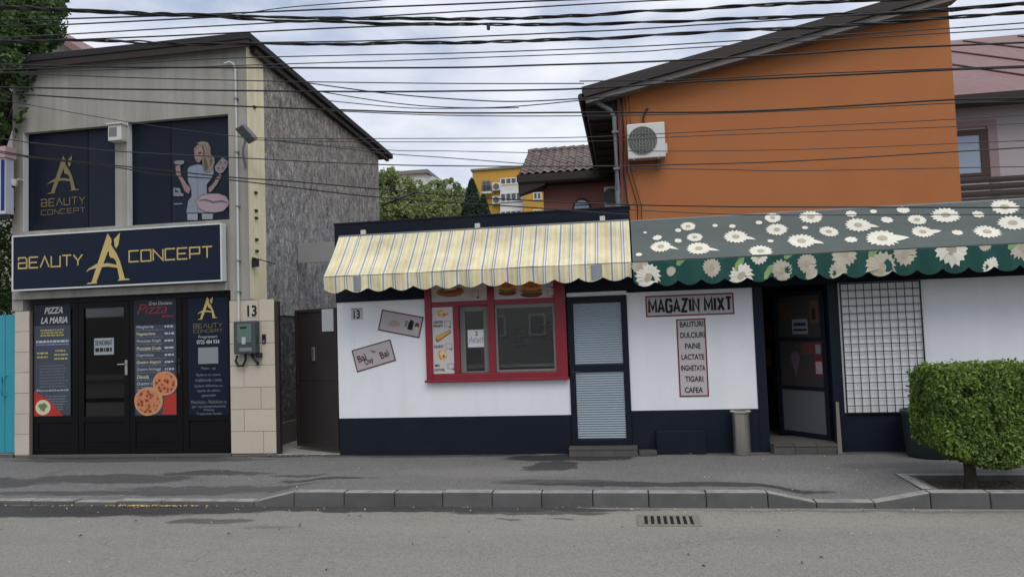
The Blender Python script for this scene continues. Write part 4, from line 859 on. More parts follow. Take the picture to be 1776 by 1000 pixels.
# ------------------------------------------------------------------ awnings
def awning(name, label, x0, x1, zt, zf, yf, vh, scal, mat, vmat, dip=.05):
    a = thing(name, label, 'awning', ((x0+x1)/2, 0, zf)); nx = int((x1-x0)/.03); nv = 8
    def S(x, t):
        sag = .022*math.sin(math.pi*t) + (.010*math.sin(x*7.3+1.5*t)+.006*math.sin(x*17+3*t))*t*(1-t)*2 + .008*noise.noise(Vector((x*2, t*3, 0)))*t
        return Vector((x, -.03+(yf+.03)*t, zt+(zf-zt)*t-sag))
    mb = MB(); mb.sm = True
    for off in (0, -.004):
        n = len(mb.v); vs = [S(x0+(x1-x0)*i/nx, j/nv)+Vector((0, 0, off)) for j in range(nv+1) for i in range(nx+1)]
        mb.add(vs, [(j*(nx+1)+i, (j+1)*(nx+1)+i, (j+1)*(nx+1)+i+1, j*(nx+1)+i+1) for j in range(nv) for i in range(nx)])
    mb.build('canopy', mat, a)
    def bot(x):
        t = ((x-x0)/scal) % 1.0; return zf-vh+dip-dip*2*abs(math.sin(math.pi*t))**.8*1.0
    def V(x, t):  # valance
        zb = bot(x); wv = .018*math.sin((x-x0)/scal*2*math.pi)*t + .012*math.sin(x*4.1)*t
        return Vector((x, yf-.012+wv+.02*t, zf-.012+(zb-zf+.012)*t))
    mb = MB(); mb.sm = True; nz = 6
    for off in (0, .003):
        vs = [V(x0+(x1-x0)*i/nx, j/nz)+Vector((0, off, 0)) for j in range(nz+1) for i in range(nx+1)]
        mb.add(vs, [(j*(nx+1)+i, (j+1)*(nx+1)+i, (j+1)*(nx+1)+i+1, j*(nx+1)+i+1) for j in range(nz) for i in range(nx)])
    mb.build('valance', vmat, a)
    MB().tube([(x0, yf+.015, zf-.02), (x1, yf+.015, zf-.02)], .016, 8).build('front_bar', m_metalgrey, a); MB().tube([(x0, -.03, zt-.02), (x1, -.03, zt-.02)], .022, 8).build('roller', m_metalgrey, a)
    for x in (x0+.15, (x0+x1)/2, x1-.15):
        MB().tube([(x, -.02, zf+.02), (x, yf*.5, zf-.05), (x, yf+.02, zf-.03)], .014, 6).build('arm', m_metalgrey, a)
    return a, S, V, bot
def make_stripes():
    ma, t, bs = newmat('striped awning cloth'); vec = t.nodes.new('ShaderNodeTexCoord').outputs['Object']
    sx = t.nodes.new('ShaderNodeSeparateXYZ'); t.links.new(vec, sx.inputs[0])
    f = mathn(t, 'FRACT', mathn(t, 'MULTIPLY', mathn(t, 'ADD', sx.outputs[0], 20.0), 1/.333))
    Y1 = (.80, .69, .38); Y2 = (.80, .76, .58); G = (.34, .34, .335); W_ = (.78, .775, .74); O = (.73, .62, .42)
    c = rampn(t, f, [(0, Y1), (.10, Y2), (.17, Y1), (.25, O), (.28, Y1), (.36, W_), (.42, G), (.485, W_), (.53, Y1), (.61, O), (.65, Y2), (.74, Y1), (.82, G), (.86, W_), (.91, G), (.955, W_)], 'CONSTANT')
    a = noisen(t, vec, 3, 5); c = mixc(t, 1, c, rampn(t, a, [(.3, (.72, .71, .68)), (.62, (1.0, 1.0, 1.0))]), 'MULTIPLY')
    t.links.new(c, bs.inputs['Base Color']); bs.inputs['Roughness'].default_value = .85; bumpn(t, bs, noisen(t, vec, 400, 2), .1, .001); return ma
m_str = make_stripes()
aw1, S1, V1, b1 = awning('striped_awning', 'yellow and grey striped awning with scalloped edge over red window', -4.0, .075, 3.09, 2.47, -.6, .20, .31, m_str, m_str, .03)
for px in (630, 828, 1045): p = at(px, 384, -.03); box('clamp', m_acwhite, aw1, p.x-.035, p.x+.035, -.055, -.012, 3.085, 3.15, .005)
for px, wv in ((620, .055), (1035, .07)):
    x = at(px, 480, -.6).x; mb = MB(); vs = [V1(x-wv+2*wv*i/4, .02+.9*j/4)+Vector((0, -.006, 0)) for j in range(5) for i in range(5)]
    mb.add(vs, [(j*5+i, (j+1)*5+i, (j+1)*5+i+1, j*5+i+1) for j in range(4) for i in range(4)]).build('repair_patch', flat('grey repair tape', (132, 138, 142), .35), aw1)
m_awtop = M('grey-green awning cloth', (.105, .125, .118), .9, .10, 2.5, .08, 300, dirt=.2, dirtc=(.15, .16, .15)); m_awval = M('green awning cloth', (.014, .075, .063), .85, .15, 2, .08, 300)  # canopy cloth is greyer and paler than the valance cloth
aw2, S2, V2, b2 = awning('flowered_awning', 'green awning printed with large cream daisies over the shop door', .095, 6.6, 3.07, 2.47, -.62, .285, .275, m_awtop, m_awval, .037)
m_petal = M('cream petal print', (.76, .73, .62), .85, .10, 6, 0); m_petal2 = M('beige petal print', (.50, .46, .36), .85, .1, 6, 0); m_centre = M('flower centre print', (.46, .40, .29), .9, .15, 20, 0); m_leafp = M('leaf print', (.22, .36, .14), .85, .1, 6, 0)
fl_top = [(283,128,40),(312,172,42),(490,172,62),(165,215,55),(330,222,62),(668,138,55),(893,148,48),(598,236,58),(775,190,68),(1020,120,64),(1125,180,78),(1275,97,45),(1400,80,68),(1300,148,52),(1580,150,62),(1690,110,66),(1655,45,66),(815,90,58),(990,75,28),(650,92,42),(150,175,26),(990,185,30),(1145,100,30),(1215,58,32),(1540,75,30),(640,187,16),(240,188,20),(400,123,15),(790,132,16),(590,112,18),(475,128,18),(1450,155,26),(1087,66,18),(97,153,10),(240,145,18),(70,250,18)]
def plane_t(px, py):   # parameter on the canopy plane
    d = right*((px-888)/FPX) - up*((py-500)/FPX) + fwd; A = Vector((0, -.03, 3.07)); B_ = Vector((0, -.62, 2.47)); e = (B_-A); nrm = Vector((0, -e.z, e.y))
    s = (A-CAM).dot(nrm)/d.dot(nrm); P = CAM+d*s; return P.x, (P-A).dot(e)/e.dot(e)
def flower(fn, u, v, ru, rv, vmax, mat, off, petals, tail=None):
    mb = MB(); n = petals*2; cvt = lambda a, b: fn(a, max(.01, min(vmax(a), b)))+off
    pts = []
    for k in range(n):
        an = math.pi*2*k/n; rr = (1.0 if k % 2 == 0 else .80)*random.uniform(.92, 1.04)
        if tail is not None and abs((an-tail+math.pi) % (2*math.pi)-math.pi) < .22: rr *= 1.6
        pts.append(cvt(u+ru*rr*math.cos(an), v+rv*rr*math.sin(an)))
    mb.add([cvt(u, v)]+pts, [(0, 1+(k+1) % n, 1+k) for k in range(n)]); mb.sm = False
    mb.build('flower_print', mat, aw2)
    if ru > .1:
        cc = [cvt(u+ru*.30*math.cos(2*math.pi*k/12), v+rv*.30*math.sin(2*math.pi*k/12))+off*.6 for k in range(12)]
        mb = MB(); mb.add([cvt(u, v)+off*.6]+cc, [(0, 1+(k+1) % 12, 1+k) for k in range(12)]); mb.build('flower_centre', m_centre, aw2)
offt = Vector((0, -.004, .005))
def topflower(cx, cy, r, extra=False):
    u, v = plane_t(1080+cx/2.5, 340+cy/2.5)
    if u < .1 or u > 6.5: return
    ru = r/2.5*.0074*.87; flower(S2, u, v, ru, ru/.84*.85, lambda a: .985, m_petal, offt, 18 if r > 30 else 8, random.choice([None, None, None, 0.0, .25]) if r > 40 else None)
for f in fl_top: topflower(*f)
for k in range(14): # beyond the frame the print goes on
    u = random.uniform(5.0, 6.4); flower(S2, u, random.uniform(.1, .85), random.uniform(.08, .2), random.uniform(.1, .22), lambda a: .985, m_petal, offt, 10)
fl_val = [(75,305,45,1),(385,310,45,1),(515,345,60,1),(960,250,60,1),(1225,250,55,1),(1425,232,75,1),(1570,210,30,1),(935,322,45,1),(1120,312,75,1),(1595,300,38,1),(690,325,52,1),(820,340,30,1),(1735,225,60,1),(110,352,66,1),(800,292,46,1),(210,325,24,1),(590,255,45,1)]
offv = Vector((0, -.004, 0))
def valuv(px, py):
    p = at(px, py, -.63); zb = b2(p.x); return p.x, (2.458-p.z)/(2.458-zb)
for cx, cy, r, _ in fl_val:
    u, v = valuv(1080+cx/2.5, 340+cy/2.5); ru = r/2.5*.0064; flower(V2, u, v, ru, ru/.28, lambda a: .985, random.choice([m_petal, m_petal2, m_petal2]), offv, 16)
for k in range(8):
    u = random.uniform(4.9, 6.4); flower(V2, u, random.uniform(.3, .9), .12, .4, lambda a: .985, m_petal2, offv, 10)
for cx, cy in ((252,275),(505,293),(632,325),(1085,240),(718,242),(1690,200)):
    u, v = valuv(1080+cx/2.5, 340+cy/2.5); mb = MB(); lf = [(-.06,-.25),(-.02,-.3),(.05,.0),(.065,.3),(.0,.22),(-.05,.0)]
    mb.add([V2(u+a, max(.01, min(.98, v-b)))+offv*1.4 for a, b in lf], [(0, 1, 2, 3, 4, 5)]); mb.build('leaf_print', m_leafp, aw2)

# ================================================================== BUILDINGS BEHIND
ob = thing('orange_house', 'tall orange rendered house with dark sloping roof behind the shop', 'building', (3, 4, 0))
OX0, OX1 = .10, 5.91
def oz(x): return 6.09+(x-.17)*(7.23-6.09)/(5.90-.17)
MB().prism([(OX0, 0), (OX1, 0), (OX1, oz(OX1)), (OX0, oz(OX0))], 4.0, 4.3).build('gable_wall', m_orange, ob)
MB().box(-.02, OX0+.35, 4.301, 13, 0, 6.02).build('side_wall', flat('brown side wall', (96, 62, 52), .9), ob); MB().box(OX1-.3, OX1, 4.301, 13, 0, 6.9).build('side_wall', m_orange, ob); MB().box(-.02, OX1, 13.001, 13.3, 0, 6.5).build('back_wall', m_orange, ob)
box('corner_pilaster', flat('brown pilaster', (122, 78, 64), .9), ob, -.02, OX0-.002, 3.985, 4.3, 0, 6.03)
ro = MB(); zl = lambda x: oz(x)+.02
ro.add([(-.66, 3.60, zl(-.66)), (6.0, 3.60, zl(6.0)), (6.0, 13.6, zl(6.0)), (-.66, 13.6, zl(-.66)), (-.66, 3.60, zl(-.66)+.20), (6.0, 3.60, zl(6.0)+.20), (6.0, 13.6, zl(6.0)+.20), (-.66, 13.6, zl(-.66)+.20)], [(0,3,2,1),(4,5,6,7),(0,1,5,4),(1,2,6,5),(2,3,7,6),(3,0,4,7)])
rfo = ro.build('roof', M('dark brown roof edge', (.033, .024, .022), .7, .2, 3, .1), ob)
for v in rfo.data.vertices:
    if v.co.x > 3: v.co.x = v.co.x  # single slope rising to the right
lt_ = MB(); lt_.add([(-.60, 3.66, zl(-.6)-.11), (5.95, 3.66, zl(5.95)-.11), (5.95, 3.99, zl(5.95)-.09), (-.60, 3.99, zl(-.6)-.09), (-.60, 3.66, zl(-.6)-.005), (5.95, 3.66, zl(5.95)-.005), (5.95, 3.99, zl(5.95)-.005), (-.60, 3.99, zl(-.6)-.005)], [(0,3,2,1),(4,5,6,7),(0,1,5,4),(1,2,6,5),(2,3,7,6),(3,0,4,7)])
lt_.build('verge_board', M('grey weathered timber', (.20, .18, .165), .85, .3, 4, .3, 40, dirt=.4), rfo)
# boxed eave at the left side, seen from below
MB().hexa([(-.58, 4.02, 5.62), (-.03, 4.02, 5.62), (-.03, 13.4, 5.62), (-.58, 13.4, 5.62), (-.64, 4.02, 5.98), (-.03, 4.02, 6.05), (-.03, 13.4, 6.05), (-.64, 13.4, 5.98)]).build('boxed_eave', m_wood, rfo, bevel=.01)
for k in range(12): box('eave_batten', m_wood, rfo, -.56, -.05, 4.2+k*.7, 4.3+k*.7, 5.58, 5.6195)
MB().tube([(-.68, 3.6, zl(-.66)+.02), (-.68, 13.6, zl(-.66)+.02)], .06, 10).build('gutter', m_wood, rfo)
dp = thing('downpipe', 'grey downpipe on the left corner of the orange house', 'pipe', (-.07, 3.9, 3))
MB().tube([(-.62, 3.75, 6.02), (-.45, 3.8, 5.92), (-.15, 3.9, 5.75), (-.08, 3.91, 5.6), (-.08, 3.91, 4.2), (-.08, 3.91, .2)], .045, 10).build('tube', m_metalgrey, dp)
for z in (5.3, 4.6, 3.9): box('collar', m_metalgrey, dp, -.14, -.02, 3.85, 3.985, z, z+.04)
for dx, r_ in ((.06, .012), (.13, .01), (.2, .008)):
    cdx = MB().tube([(dx, 3.96, 6.0), (dx+.02, 3.95, 5.4), (dx-.02, 3.95, 4.6), (dx+.05+.1*(dx > .1), 3.95, 3.9), (dx+.1, 3.95, 2.9)], r_, 6).build('wall_cable', m_wire, None, (dx, 3.95, 3)); tag(cdx, {.06: 'thickest dark cable running down beside the downpipe', .13: 'middle dark cable running down the orange corner', .2: 'thin dark cable slanting below the air conditioner'}[dx], 'cable', 'cables on the orange corner')
def ac(label, x0, x1, y1, z0, z1, fan=True, group='air conditioners'):
    a = thing('air_conditioner', label, 'air conditioner', ((x0+x1)/2, y1, z0), group); wd = x1-x0; ht = z1-z0; y0 = y1-.32*wd/.75
    box('casing', m_acwhite, a, x0, x1, y0, y1-.06, z0, z1, .02)
    cx = x0+wd*.40; cz = z0+ht*.5; r = ht*.40
    MB().disc_y(cx, cz, r, y0-.004, y0-.001, 32).build('fan_recess', flat('fan dark', (84, 94, 92)), a)
    ringm = MB()
    for rr in (1.0, .8, .6, .4, .2):
        ringm.tube([(cx+r*rr*math.cos(k*math.pi/12), y0-.012, cz+r*rr*math.sin(k*math.pi/12)) for k in range(25)], .004*wd/.75, 4, False)
    for k in range(9):
        xx = cx-r+2*r*(k+.5)/9; hh = math.sqrt(max(0, r*r-(xx-cx)**2)); ringm.tube([(xx, y0-.016, cz-hh), (xx, y0-.016, cz+hh)], .0045*wd/.75, 4)
    ringm.build('fan_guard', flat('guard grey', (150, 150, 142)), a)['kind'] = 'stuff'
    bl_ = MB()
    for k in range(3):
        an = k*2.09+.4; bl_.prism([(cx+.02*math.cos(an), cz+.02*math.sin(an)), (cx+r*.85*math.cos(an+.2), cz+r*.85*math.sin(an+.2)), (cx+r*.85*math.cos(an+.8), cz+r*.85*math.sin(an+.8))], y0-.0065, y0-.0045)
    bl_.build('fan_blades', flat('blade grey', (84, 90, 88)), a)['kind'] = 'stuff'
    box('valve_cover', m_acwhite, a, x1+.001, x1+.05*wd, y0+.05, y1-.10, z0+ht*.12, z0+ht*.4, .008)
    for x in (x0+wd*.15, x1-wd*.2): mb = MB(); mb.box(x-.015, x+.015, y0-.02, y1-.001, z0-.03, z0-.001); mb.box(x-.015, x+.015, y1-.03, y1-.001, z0-.25*ht, z0-.0305); mb.build('bracket', m_metalgrey, a)
    return a
a1 = ac('white air conditioner unit on the orange wall', .14, .83, 3.998, 4.74, 5.40)
MB().tube([(.47, 3.93, 5.40), (.45, 3.96, 5.55), (.50, 3.97, 5.68), (.55, 3.985, 5.74)], .02, 8).build('hose', m_wire, a1)

# house with tiled roof
bh = thing('tiled_house', 'red-brown house with weathered tile roof and small arched window', 'building', (-1.4, 10, 0))
BY = 10.0; p0 = at(806/1776*310/1+800 if False else 940, 330, BY)
hx0 = at(942, 330, BY).x; ez = at(960, 306, BY).z
MB().box(hx0, -.03, BY, BY+.3, 0, ez+.1).build('front_wall', m_brownwall, bh); MB().box(hx0, hx0+.3, BY+.301, 17, 0, ez+.1).build('side_wall', m_brownwall, bh)
ex0 = at(898, 305, BY-.5).x; ey = BY-.5; e_z = at(930, 302, ey).z; rz_ = at(960, 262, BY+1.6).z; rx0 = at(916, 265, BY+1.6).x; ry = BY+1.6
rfb = MB().hexa([(ex0, ey, e_z-.10), (.0, ey, e_z-.10), (.0, ry, e_z-.10), (rx0, ry, e_z-.10), (ex0, ey, e_z-.0), (.0, ey, e_z-.0), (.0, ry, rz_-.03), (rx0, ry, rz_-.03)]).build('roof', m_wood, bh)
box('eave_board', m_wood, rfb, ex0-.03, 0, ey-.03, ey-.001, e_z-.20, e_z+.0); box('soffit', m_wood, rfb, ex0, 0, ey, BY-.001, e_z-.24, e_z-.19)
cnr = MB().hexa([(ex0, ey+.02, e_z-.55), (hx0+.1, ey+.02, e_z-.3), (hx0+.1, BY-.01, e_z-.3), (ex0, BY-.01, e_z-.5), (ex0, ey+.02, e_z-.245), (hx0+.1, ey+.02, e_z-.245), (hx0+.1, BY-.01, e_z-.245), (ex0, BY-.01, e_z-.245)]).build('eave_corner', m_wood, rfb)
# tiles: one shared curved tile, laid in courses
rows, tw = 9, .21
sl_len = math.hypot(ry-ey, rz_-e_z); ang = math.atan2(rz_-e_z, ry-ey); rl = sl_len/rows
tl = MB(); ns = 6
for off in (0, -.012):
    n = len(tl.v)
    vs = [(tw*i/ns, t*rl*1.12, .028*math.sin(math.pi*2*i/ns)+.02*(1-t)+off) for t in (0, 1) for i in range(ns+1)]
    tl.add(vs, [(i, i+1, ns+1+i+1, ns+1+i) for i in range(ns)])
tl.add([tl.v[i] for i in range(ns+1)]+[tl.v[2*(ns+1)+i] for i in range(ns+1)], [(ns+1+i, ns+1+i+1, i+1, i) for i in range(ns)])
tmesh = None; count = 0
for r in range(rows):
    t = r/rows; xl = ex0+(rx0-ex0)*t; z = e_z+(rz_-e_z)*t; y = ey+(ry-ey)*t; x = 0.0-tw
    while x > xl-.05:
        if tmesh is None:
            to = tl.build('roof_tile', m_tileroof, None); tmesh = to.data
        else: to = bpy.data.objects.new('roof_tile', tmesh); col.objects.link(to)
        to.parent = rfb; to.location = Vector((x+random.uniform(-.006, .006), y, z+.03+random.uniform(-.006, .006)))-BASE[bh]; to.rotation_euler = (ang+random.uniform(-.015, .015), random.uniform(-.015, .015), 0); x -= tw; count += 1
rd_ = MB()
for k in range(int((0-rx0)/.28)): rd_.tube([(rx0+k*.28, ry, rz_+.03), (rx0+k*.28+.30, ry, rz_+.045)], [.075, .09], 8)
rdo = rd_.build('ridge_tiles', m_tileroof, rfb); rdo['kind'] = 'stuff'
# arched window
awc = at(1009, 360, BY-.01); ar = .255
def arch(r, z0, n=14): return [(awc.x-r, z0), (awc.x+r, z0)]+[(awc.x+r*math.cos(math.pi*k/n), awc.z+r*math.sin(math.pi*k/n)) for k in range(n+1)]
wna = MB().prism(arch(ar, awc.z-.5), BY-.05, BY-.001).build('arched_window', m_wood, bh); MB().prism(arch(ar*.78, awc.z-.5), BY-.06, BY-.0505).build('pane', flat('pale arched pane', (150, 166, 190), .15), wna); box('glazing_bar', m_wood, wna, awc.x-ar*.78, awc.x+ar*.78, BY-.065, BY-.0605, awc.z+.05, awc.z+.075)
pa = at(1047, 322, BY-.4); pb_ = at(1066, 357, BY-.4)
ac('small air conditioner beside the arched window of the tiled house', pa.x, pb_.x+.2, BY-.05, pb_.z, pa.z)

# ochre apartment block
yb = thing('apartment_block', 'ochre apartment block with white glazed balconies far behind', 'building', (-8, 40, 0)); YY = 40
a0 = at(819, 297, YY); a1_ = at(907, 292, YY); w0 = at(906, 317, YY-2); w1 = at(941, 314, YY-2)
box('main_block', m_yellowb, yb, a0.x, a1_.x+2, YY, YY+10, 0, a0.z, .05); box('wing', m_yellowb, yb, w0.x, w1.x+3, YY-2, YY-.01, 0, w0.z, .05); box('parapet_cap', flat('grey cap', (120, 116, 108)), yb, a0.x-.1, a1_.x+2.1, YY-.12, YY+10, a0.z+.001, a0.z+.14)
def farwin(px0, py0, px1, py1, Y, frame=m_farwhite, panes=2, parent=yb):
    p = at(px0, py1, Y); q_ = at(px1, py0, Y); x0, x1, z0, z1 = p.x, q_.x, p.z, q_.z
    fr = MB(); ring(fr, x0, x1, Y-.06, Y-.002, z0, z1, .07)
    for k in range(1, panes): x = x0+(x1-x0)*k/panes; fr.box(x-.035, x+.035, Y-.055, Y-.002, z0+.07, z1-.07)
    w_ = fr.build('window', frame, parent)
    for k in range(panes):
        xa = x0+.07+(x1-x0-.14)*k/panes; xb = x0+.07+(x1-x0-.14)*(k+1)/panes; box('pane', m_farglass, w_, xa+.036*(k > 0), xb-.036*(k < panes-1), Y-.03, Y-.004, z0+.07, z1-.07)
    return w_
farwin(837, 313, 851, 333, YY, m_metalgrey)
rl_ = MB(); p = at(836, 333, YY-.4); q_ = at(852, 323, YY-.4)
for k in range(9): x = p.x+(q_.x-p.x)*k/8; rl_.box(x-.012, x+.012, YY-.42, YY-.39, p.z, q_.z)
rl_.box(p.x, q_.x, YY-.43, YY-.38, q_.z, q_.z+.05); o = rl_.build('balcony_railing', m_blackmetal, yb); o['kind'] = 'stuff'; box('balcony_slab', m_farwhite, yb, p.x, q_.x, YY-.5, YY-.001, p.z-.12, p.z-.001)
for y0, y1 in ((307, 321), (333, 351), (364, 378)):
    p = at(868, y1, YY-1); q_ = at(905, y0, YY-1); box('balcony_box', m_farwhite, yb, p.x-.05, q_.x+.05, YY-.9, YY-.001, p.z-1.3 if y0 != 365 else p.z-.5, p.z-.001, .03); farwin(868, y0, 905, y1, YY-.9, panes=5 if y0 == 309 else 4)
farwin(925, 333, 939, 347, YY-2, panes=2); farwin(925, 363, 939, 374, YY-2, panes=2)
for py in (325, 348): p = at(863, py, YY-.1); ac('far air conditioner on the ochre block, %s of two' % ('upper' if py == 325 else 'lower'), p.x-.35, p.x+.35, YY-.02, p.z-.25, p.z+.3)
fwb = thing('white_block', 'pale flat-roofed building far behind the green bushes', 'building', (-16, 60, 0)); Y6 = 55; p = at(683, 305, Y6); q_ = at(738, 302, Y6); r_ = at(757, 318, Y6+6)
MB().add([(p.x-6, Y6, 0), (q_.x, Y6, 0), (q_.x+3, Y6+14, 0), (p.x-6, Y6+14, 0), (p.x-6, Y6, p.z), (q_.x, Y6, p.z), (q_.x+3, Y6+14, p.z), (p.x-6, Y6+14, p.z)], [(0,1,5,4),(1,2,6,5),(2,3,7,6),(3,0,4,7),(4,5,6,7)]).build('walls', m_farwhite, fwb)
box('roof_slab', flat('grey cap', (120, 116, 108)), fwb, p.x-6.2, q_.x+.3, Y6-.3, Y6+13.8, p.z+.002, p.z+.35)
farwin(700, 310, 712, 318, Y6, parent=fwb); farwin(720, 310, 732, 318, Y6, parent=fwb)

# lilac house at the right edge
lh = thing('lilac_house', 'pale lilac house with red sheet roof right of the orange house', 'building', (8, 6, 0)); LY = 6.0
hl = at(1655, 260, LY).x-.6; ezr = at(1700, 167, LY).z
MB().box(hl, 14, LY, LY+.3, 0, ezr).build('front_wall', m_pink, lh)
p = at(1655, 308, LY); q_ = at(1711, 224, LY); fr = MB(); ring(fr, p.x-.2, q_.x, LY-.05, LY-.001, p.z, q_.z, .16, .11, .06); wl_ = fr.build('window', flat('brown window frame', (72, 52, 46)), lh)
box('pane', flat('painted sky reflection pane', (146, 160, 180), .15), wl_, p.x-.04, q_.x-.16, LY-.03, LY-.003, p.z+.06, q_.z-.11)  # pale reflection of the sky is painted into the pane colour
fr = MB(); fr.box(q_.x+.002, q_.x+.18, LY-.03, LY-.001, p.z-.4, q_.z+.18); fr.box(p.x-.3, q_.x+.001, LY-.03, LY-.001, q_.z+.05, q_.z+.18); fr.build('window_surround', flat('mauve trim', (150, 128, 132), .9), wl_)
ry0 = LY-.45; rz0 = at(1700, 165, ry0).z; ry1 = LY+4.5; rz1 = at(1700, 66, ry1).z
rl2 = MB().add([(hl, ry0, rz0), (15, ry0, rz0), (15, ry1, rz1), (hl, ry1, rz1), (hl, ry0, rz0-.08), (15, ry0, rz0-.08), (15, ry1, rz1-.08), (hl, ry1, rz1-.08)], [(0,1,2,3),(7,6,5,4),(4,5,1,0),(5,6,2,1),(6,7,3,2),(7,4,0,3)]).build('roof', m_redroof, lh)
dv = (Vector((0, ry1, rz1))-Vector((0, ry0, rz0)))
for k in range(5):   # standing seams run diagonally across the sheets
    for sgn in (1, -1):
        s0 = Vector((hl+.2+k*1.3+(0 if sgn > 0 else 1.6), ry0, rz0+.02))
        A_ = s0+dv*.05; B2 = s0+dv*.95+Vector((-sgn*2.6, 0, 0))
        if sgn > 0 or k == 1: MB().tube([A_+Vector((2.6 if sgn > 0 else 0, 0, 0)), B2+Vector((2.6 if sgn > 0 else 0, 0, 0))], .022, 6).build('seam', M('dark seam', (.06, .03, .03), .7), rl2)
box('gutter', m_wood, rl2, hl, 15, ry0-.10, ry0-.002, rz0-.17, rz0+.01); box('soffit', flat('dim soffit', (90, 86, 88)), rl2, hl, 15, ry0, LY-.001, rz0-.12, rz0-.085)
cp = thing('lean_to_roof', 'dark brown lean-to roof below the lilac house window', 'roof', (7.5, 5, 4)); p = at(1670, 312, 5.4); q_ = at(1670, 348, 4.6)
for k, (py, y_) in enumerate(((310, 5.6), (322, 5.3), (334, 5.0), (346, 4.7))):
    pz = at(1720, py, y_).z; MB().hexa([(5.93, y_-.32, pz-.12), (14, y_-.32, pz-.16), (14, y_, pz-.02), (5.93, y_, pz-.02), (5.93, y_-.32, pz-.06), (14, y_-.32, pz-.10), (14, y_, pz+.04), (5.93, y_, pz+.04)]).build('board', m_wood, cp)
box('post', m_wood, cp, 6.2, 6.32, 4.9, 5.02, 0, 3.7); box('post', m_wood, cp, 9.2, 9.32, 4.9, 5.02, 0, 3.7)
# red-roofed house behind the tree at the left
rh = thing('red_roof_house', 'house with faded red roof behind the tree and grey house', 'building', (-14, 8, 0)); RY = 8
pa = at(60, 30, RY); pb2 = at(160, 95, RY); pc = at(250, 155, RY)
MB().prism([(pa.x-6, 0), (pc.x, 0), (pc.x, pc.z-.2), (pa.x, pa.z-.2), (pa.x-6, pc.z-.2)], RY, RY+.3).build('gable_wall', M('greyed gable render', (.30, .27, .25), .9), rh)
MB().prism([(pa.x, pa.z-.199), (pc.x+.5, pc.z-.5), (pc.x+.5, pc.z-.3), (pa.x, pa.z)], RY-.4, RY+8).build('roof', m_redroof, rh); MB().prism([(pa.x-6, pc.z-.3), (pa.x, pa.z-.199), (pa.x, pa.z), (pa.x-6, pc.z-.1)], RY-.4, RY+8).build('roof', m_redroof, rh)
# left edge: turquoise gate, blue sign box
tg = thing('turquoise_gate', 'turquoise sheet metal gate left of the tiled pillar', 'gate', (-10.3, .05, 0))
for k in range(10):
    x = -9.31-.2*(k+1); box('panel', m_turq, tg, x+.004, x+.196, .06, .085, .06, 2.17, .006)
box('rail', m_turq, tg, -11.31, -9.31, .086, .12, 2.0, 2.06); box('rail', m_turq, tg, -11.31, -9.31, .086, .12, .3, .36)
MB().tube([(-9.48, .055, 1.25), (-9.5, .0, 1.22), (-9.5, .0, .95), (-9.48, .055, .92)], .012, 8).build('handle', m_turq, tg); box('bottom_sill', m_kerb, tg, -11.4, -9.31, .0, .2, -.02, .05)
p = at(17, 275, -.2); q_ = at(17, 372, -.2); bs_ = thing('blue_sign', 'blue and white sign box cut off at the left edge', 'sign', (p.x-.6, -.2, q_.z))
box('casing', flat('sign white', (190, 196, 204)), bs_, p.x-1.3, p.x, -.28, -.12, q_.z, p.z, .01); rect('blue_face', flat('sign blue', (30, 44, 110)), bs_, p.x-.075, p.x-.01, q_.z+.05, p.z-.03, -.282); box('cap', flat('pale pink cap', (190, 158, 158)), bs_, p.x-1.35, p.x+.02, -.30, -.10, p.z+.001, p.z+.17); box('bracket', m_blackmetal, bs_, p.x-.2, p.x+.03, -.22, -.16, q_.z-.06, q_.z-.001); box('wall_arm', m_blackmetal, bs_, p.x-.14, p.x-.10, -.12, .6, q_.z+.1, q_.z+.14)

# ================================================================== VEGETATION
def leafmat(name, c1, c2, tr=.35):
    ma, t, bs = newmat(name); oi = t.nodes.new('ShaderNodeNewGeometry')
    vec = t.nodes.new('ShaderNodeTexCoord').outputs['Object']; c = mixc(t, mathn(t, 'MULTIPLY', oi.outputs['Random Per Island'], rampn(t, noisen(t, vec, 5.5, 3), [(.3, .35), (.65, 1.2)])), c1, c2); t.links.new(c, bs.inputs['Base Color']); bs.inputs['Roughness'].default_value = .55; bs.inputs['Specular IOR Level'].default_value = .3
    tl_ = t.nodes.new('ShaderNodeBsdfTranslucent'); t.links.new(mixc(t, 1, c, (1.3, 1.4, .6), 'MULTIPLY'), tl_.inputs[0])
    ms = t.nodes.new('ShaderNodeMixShader'); ms.inputs[0].default_value = tr; t.links.new(bs.outputs[0], ms.inputs[1]); t.links.new(tl_.outputs[0], ms.inputs[2]); t.links.new(ms.outputs[0], t.nodes['Material Output'].inputs[0]); return ma
m_leafL = leafmat('street tree leaf', (.035, .075, .022), (.085, .14, .045)); m_leafB = leafmat('back garden leaf', (.11, .165, .06), (.33, .36, .19)); m_leafC = leafmat('conifer leaf', (.012, .03, .018), (.03, .06, .03), .1); m_leafH = leafmat('hedge leaf', (.045, .092, .018), (.25, .35, .08), .35); m_blossom = leafmat('pale blossom', (.35, .36, .28), (.5, .5, .42))
def rv(): 
    while True:
        v = Vector((random.uniform(-1, 1), random.uniform(-1, 1), random.uniform(-1, 1)))
        if .05 < v.length < 1: return v.normalized()
def leaf(mb, p, s, n=None, asp=.5):
    n = n or rv(); a = n.cross(rv())
    if a.length < .05: a = n.cross(Vector((1, 0, .3)))
    a.normalize(); b = n.cross(a); mb.add([p-a*s, p-b*s*asp+n*s*.18, p+a*s, p+b*s*asp+n*s*.18], [(0, 1, 2, 3)])
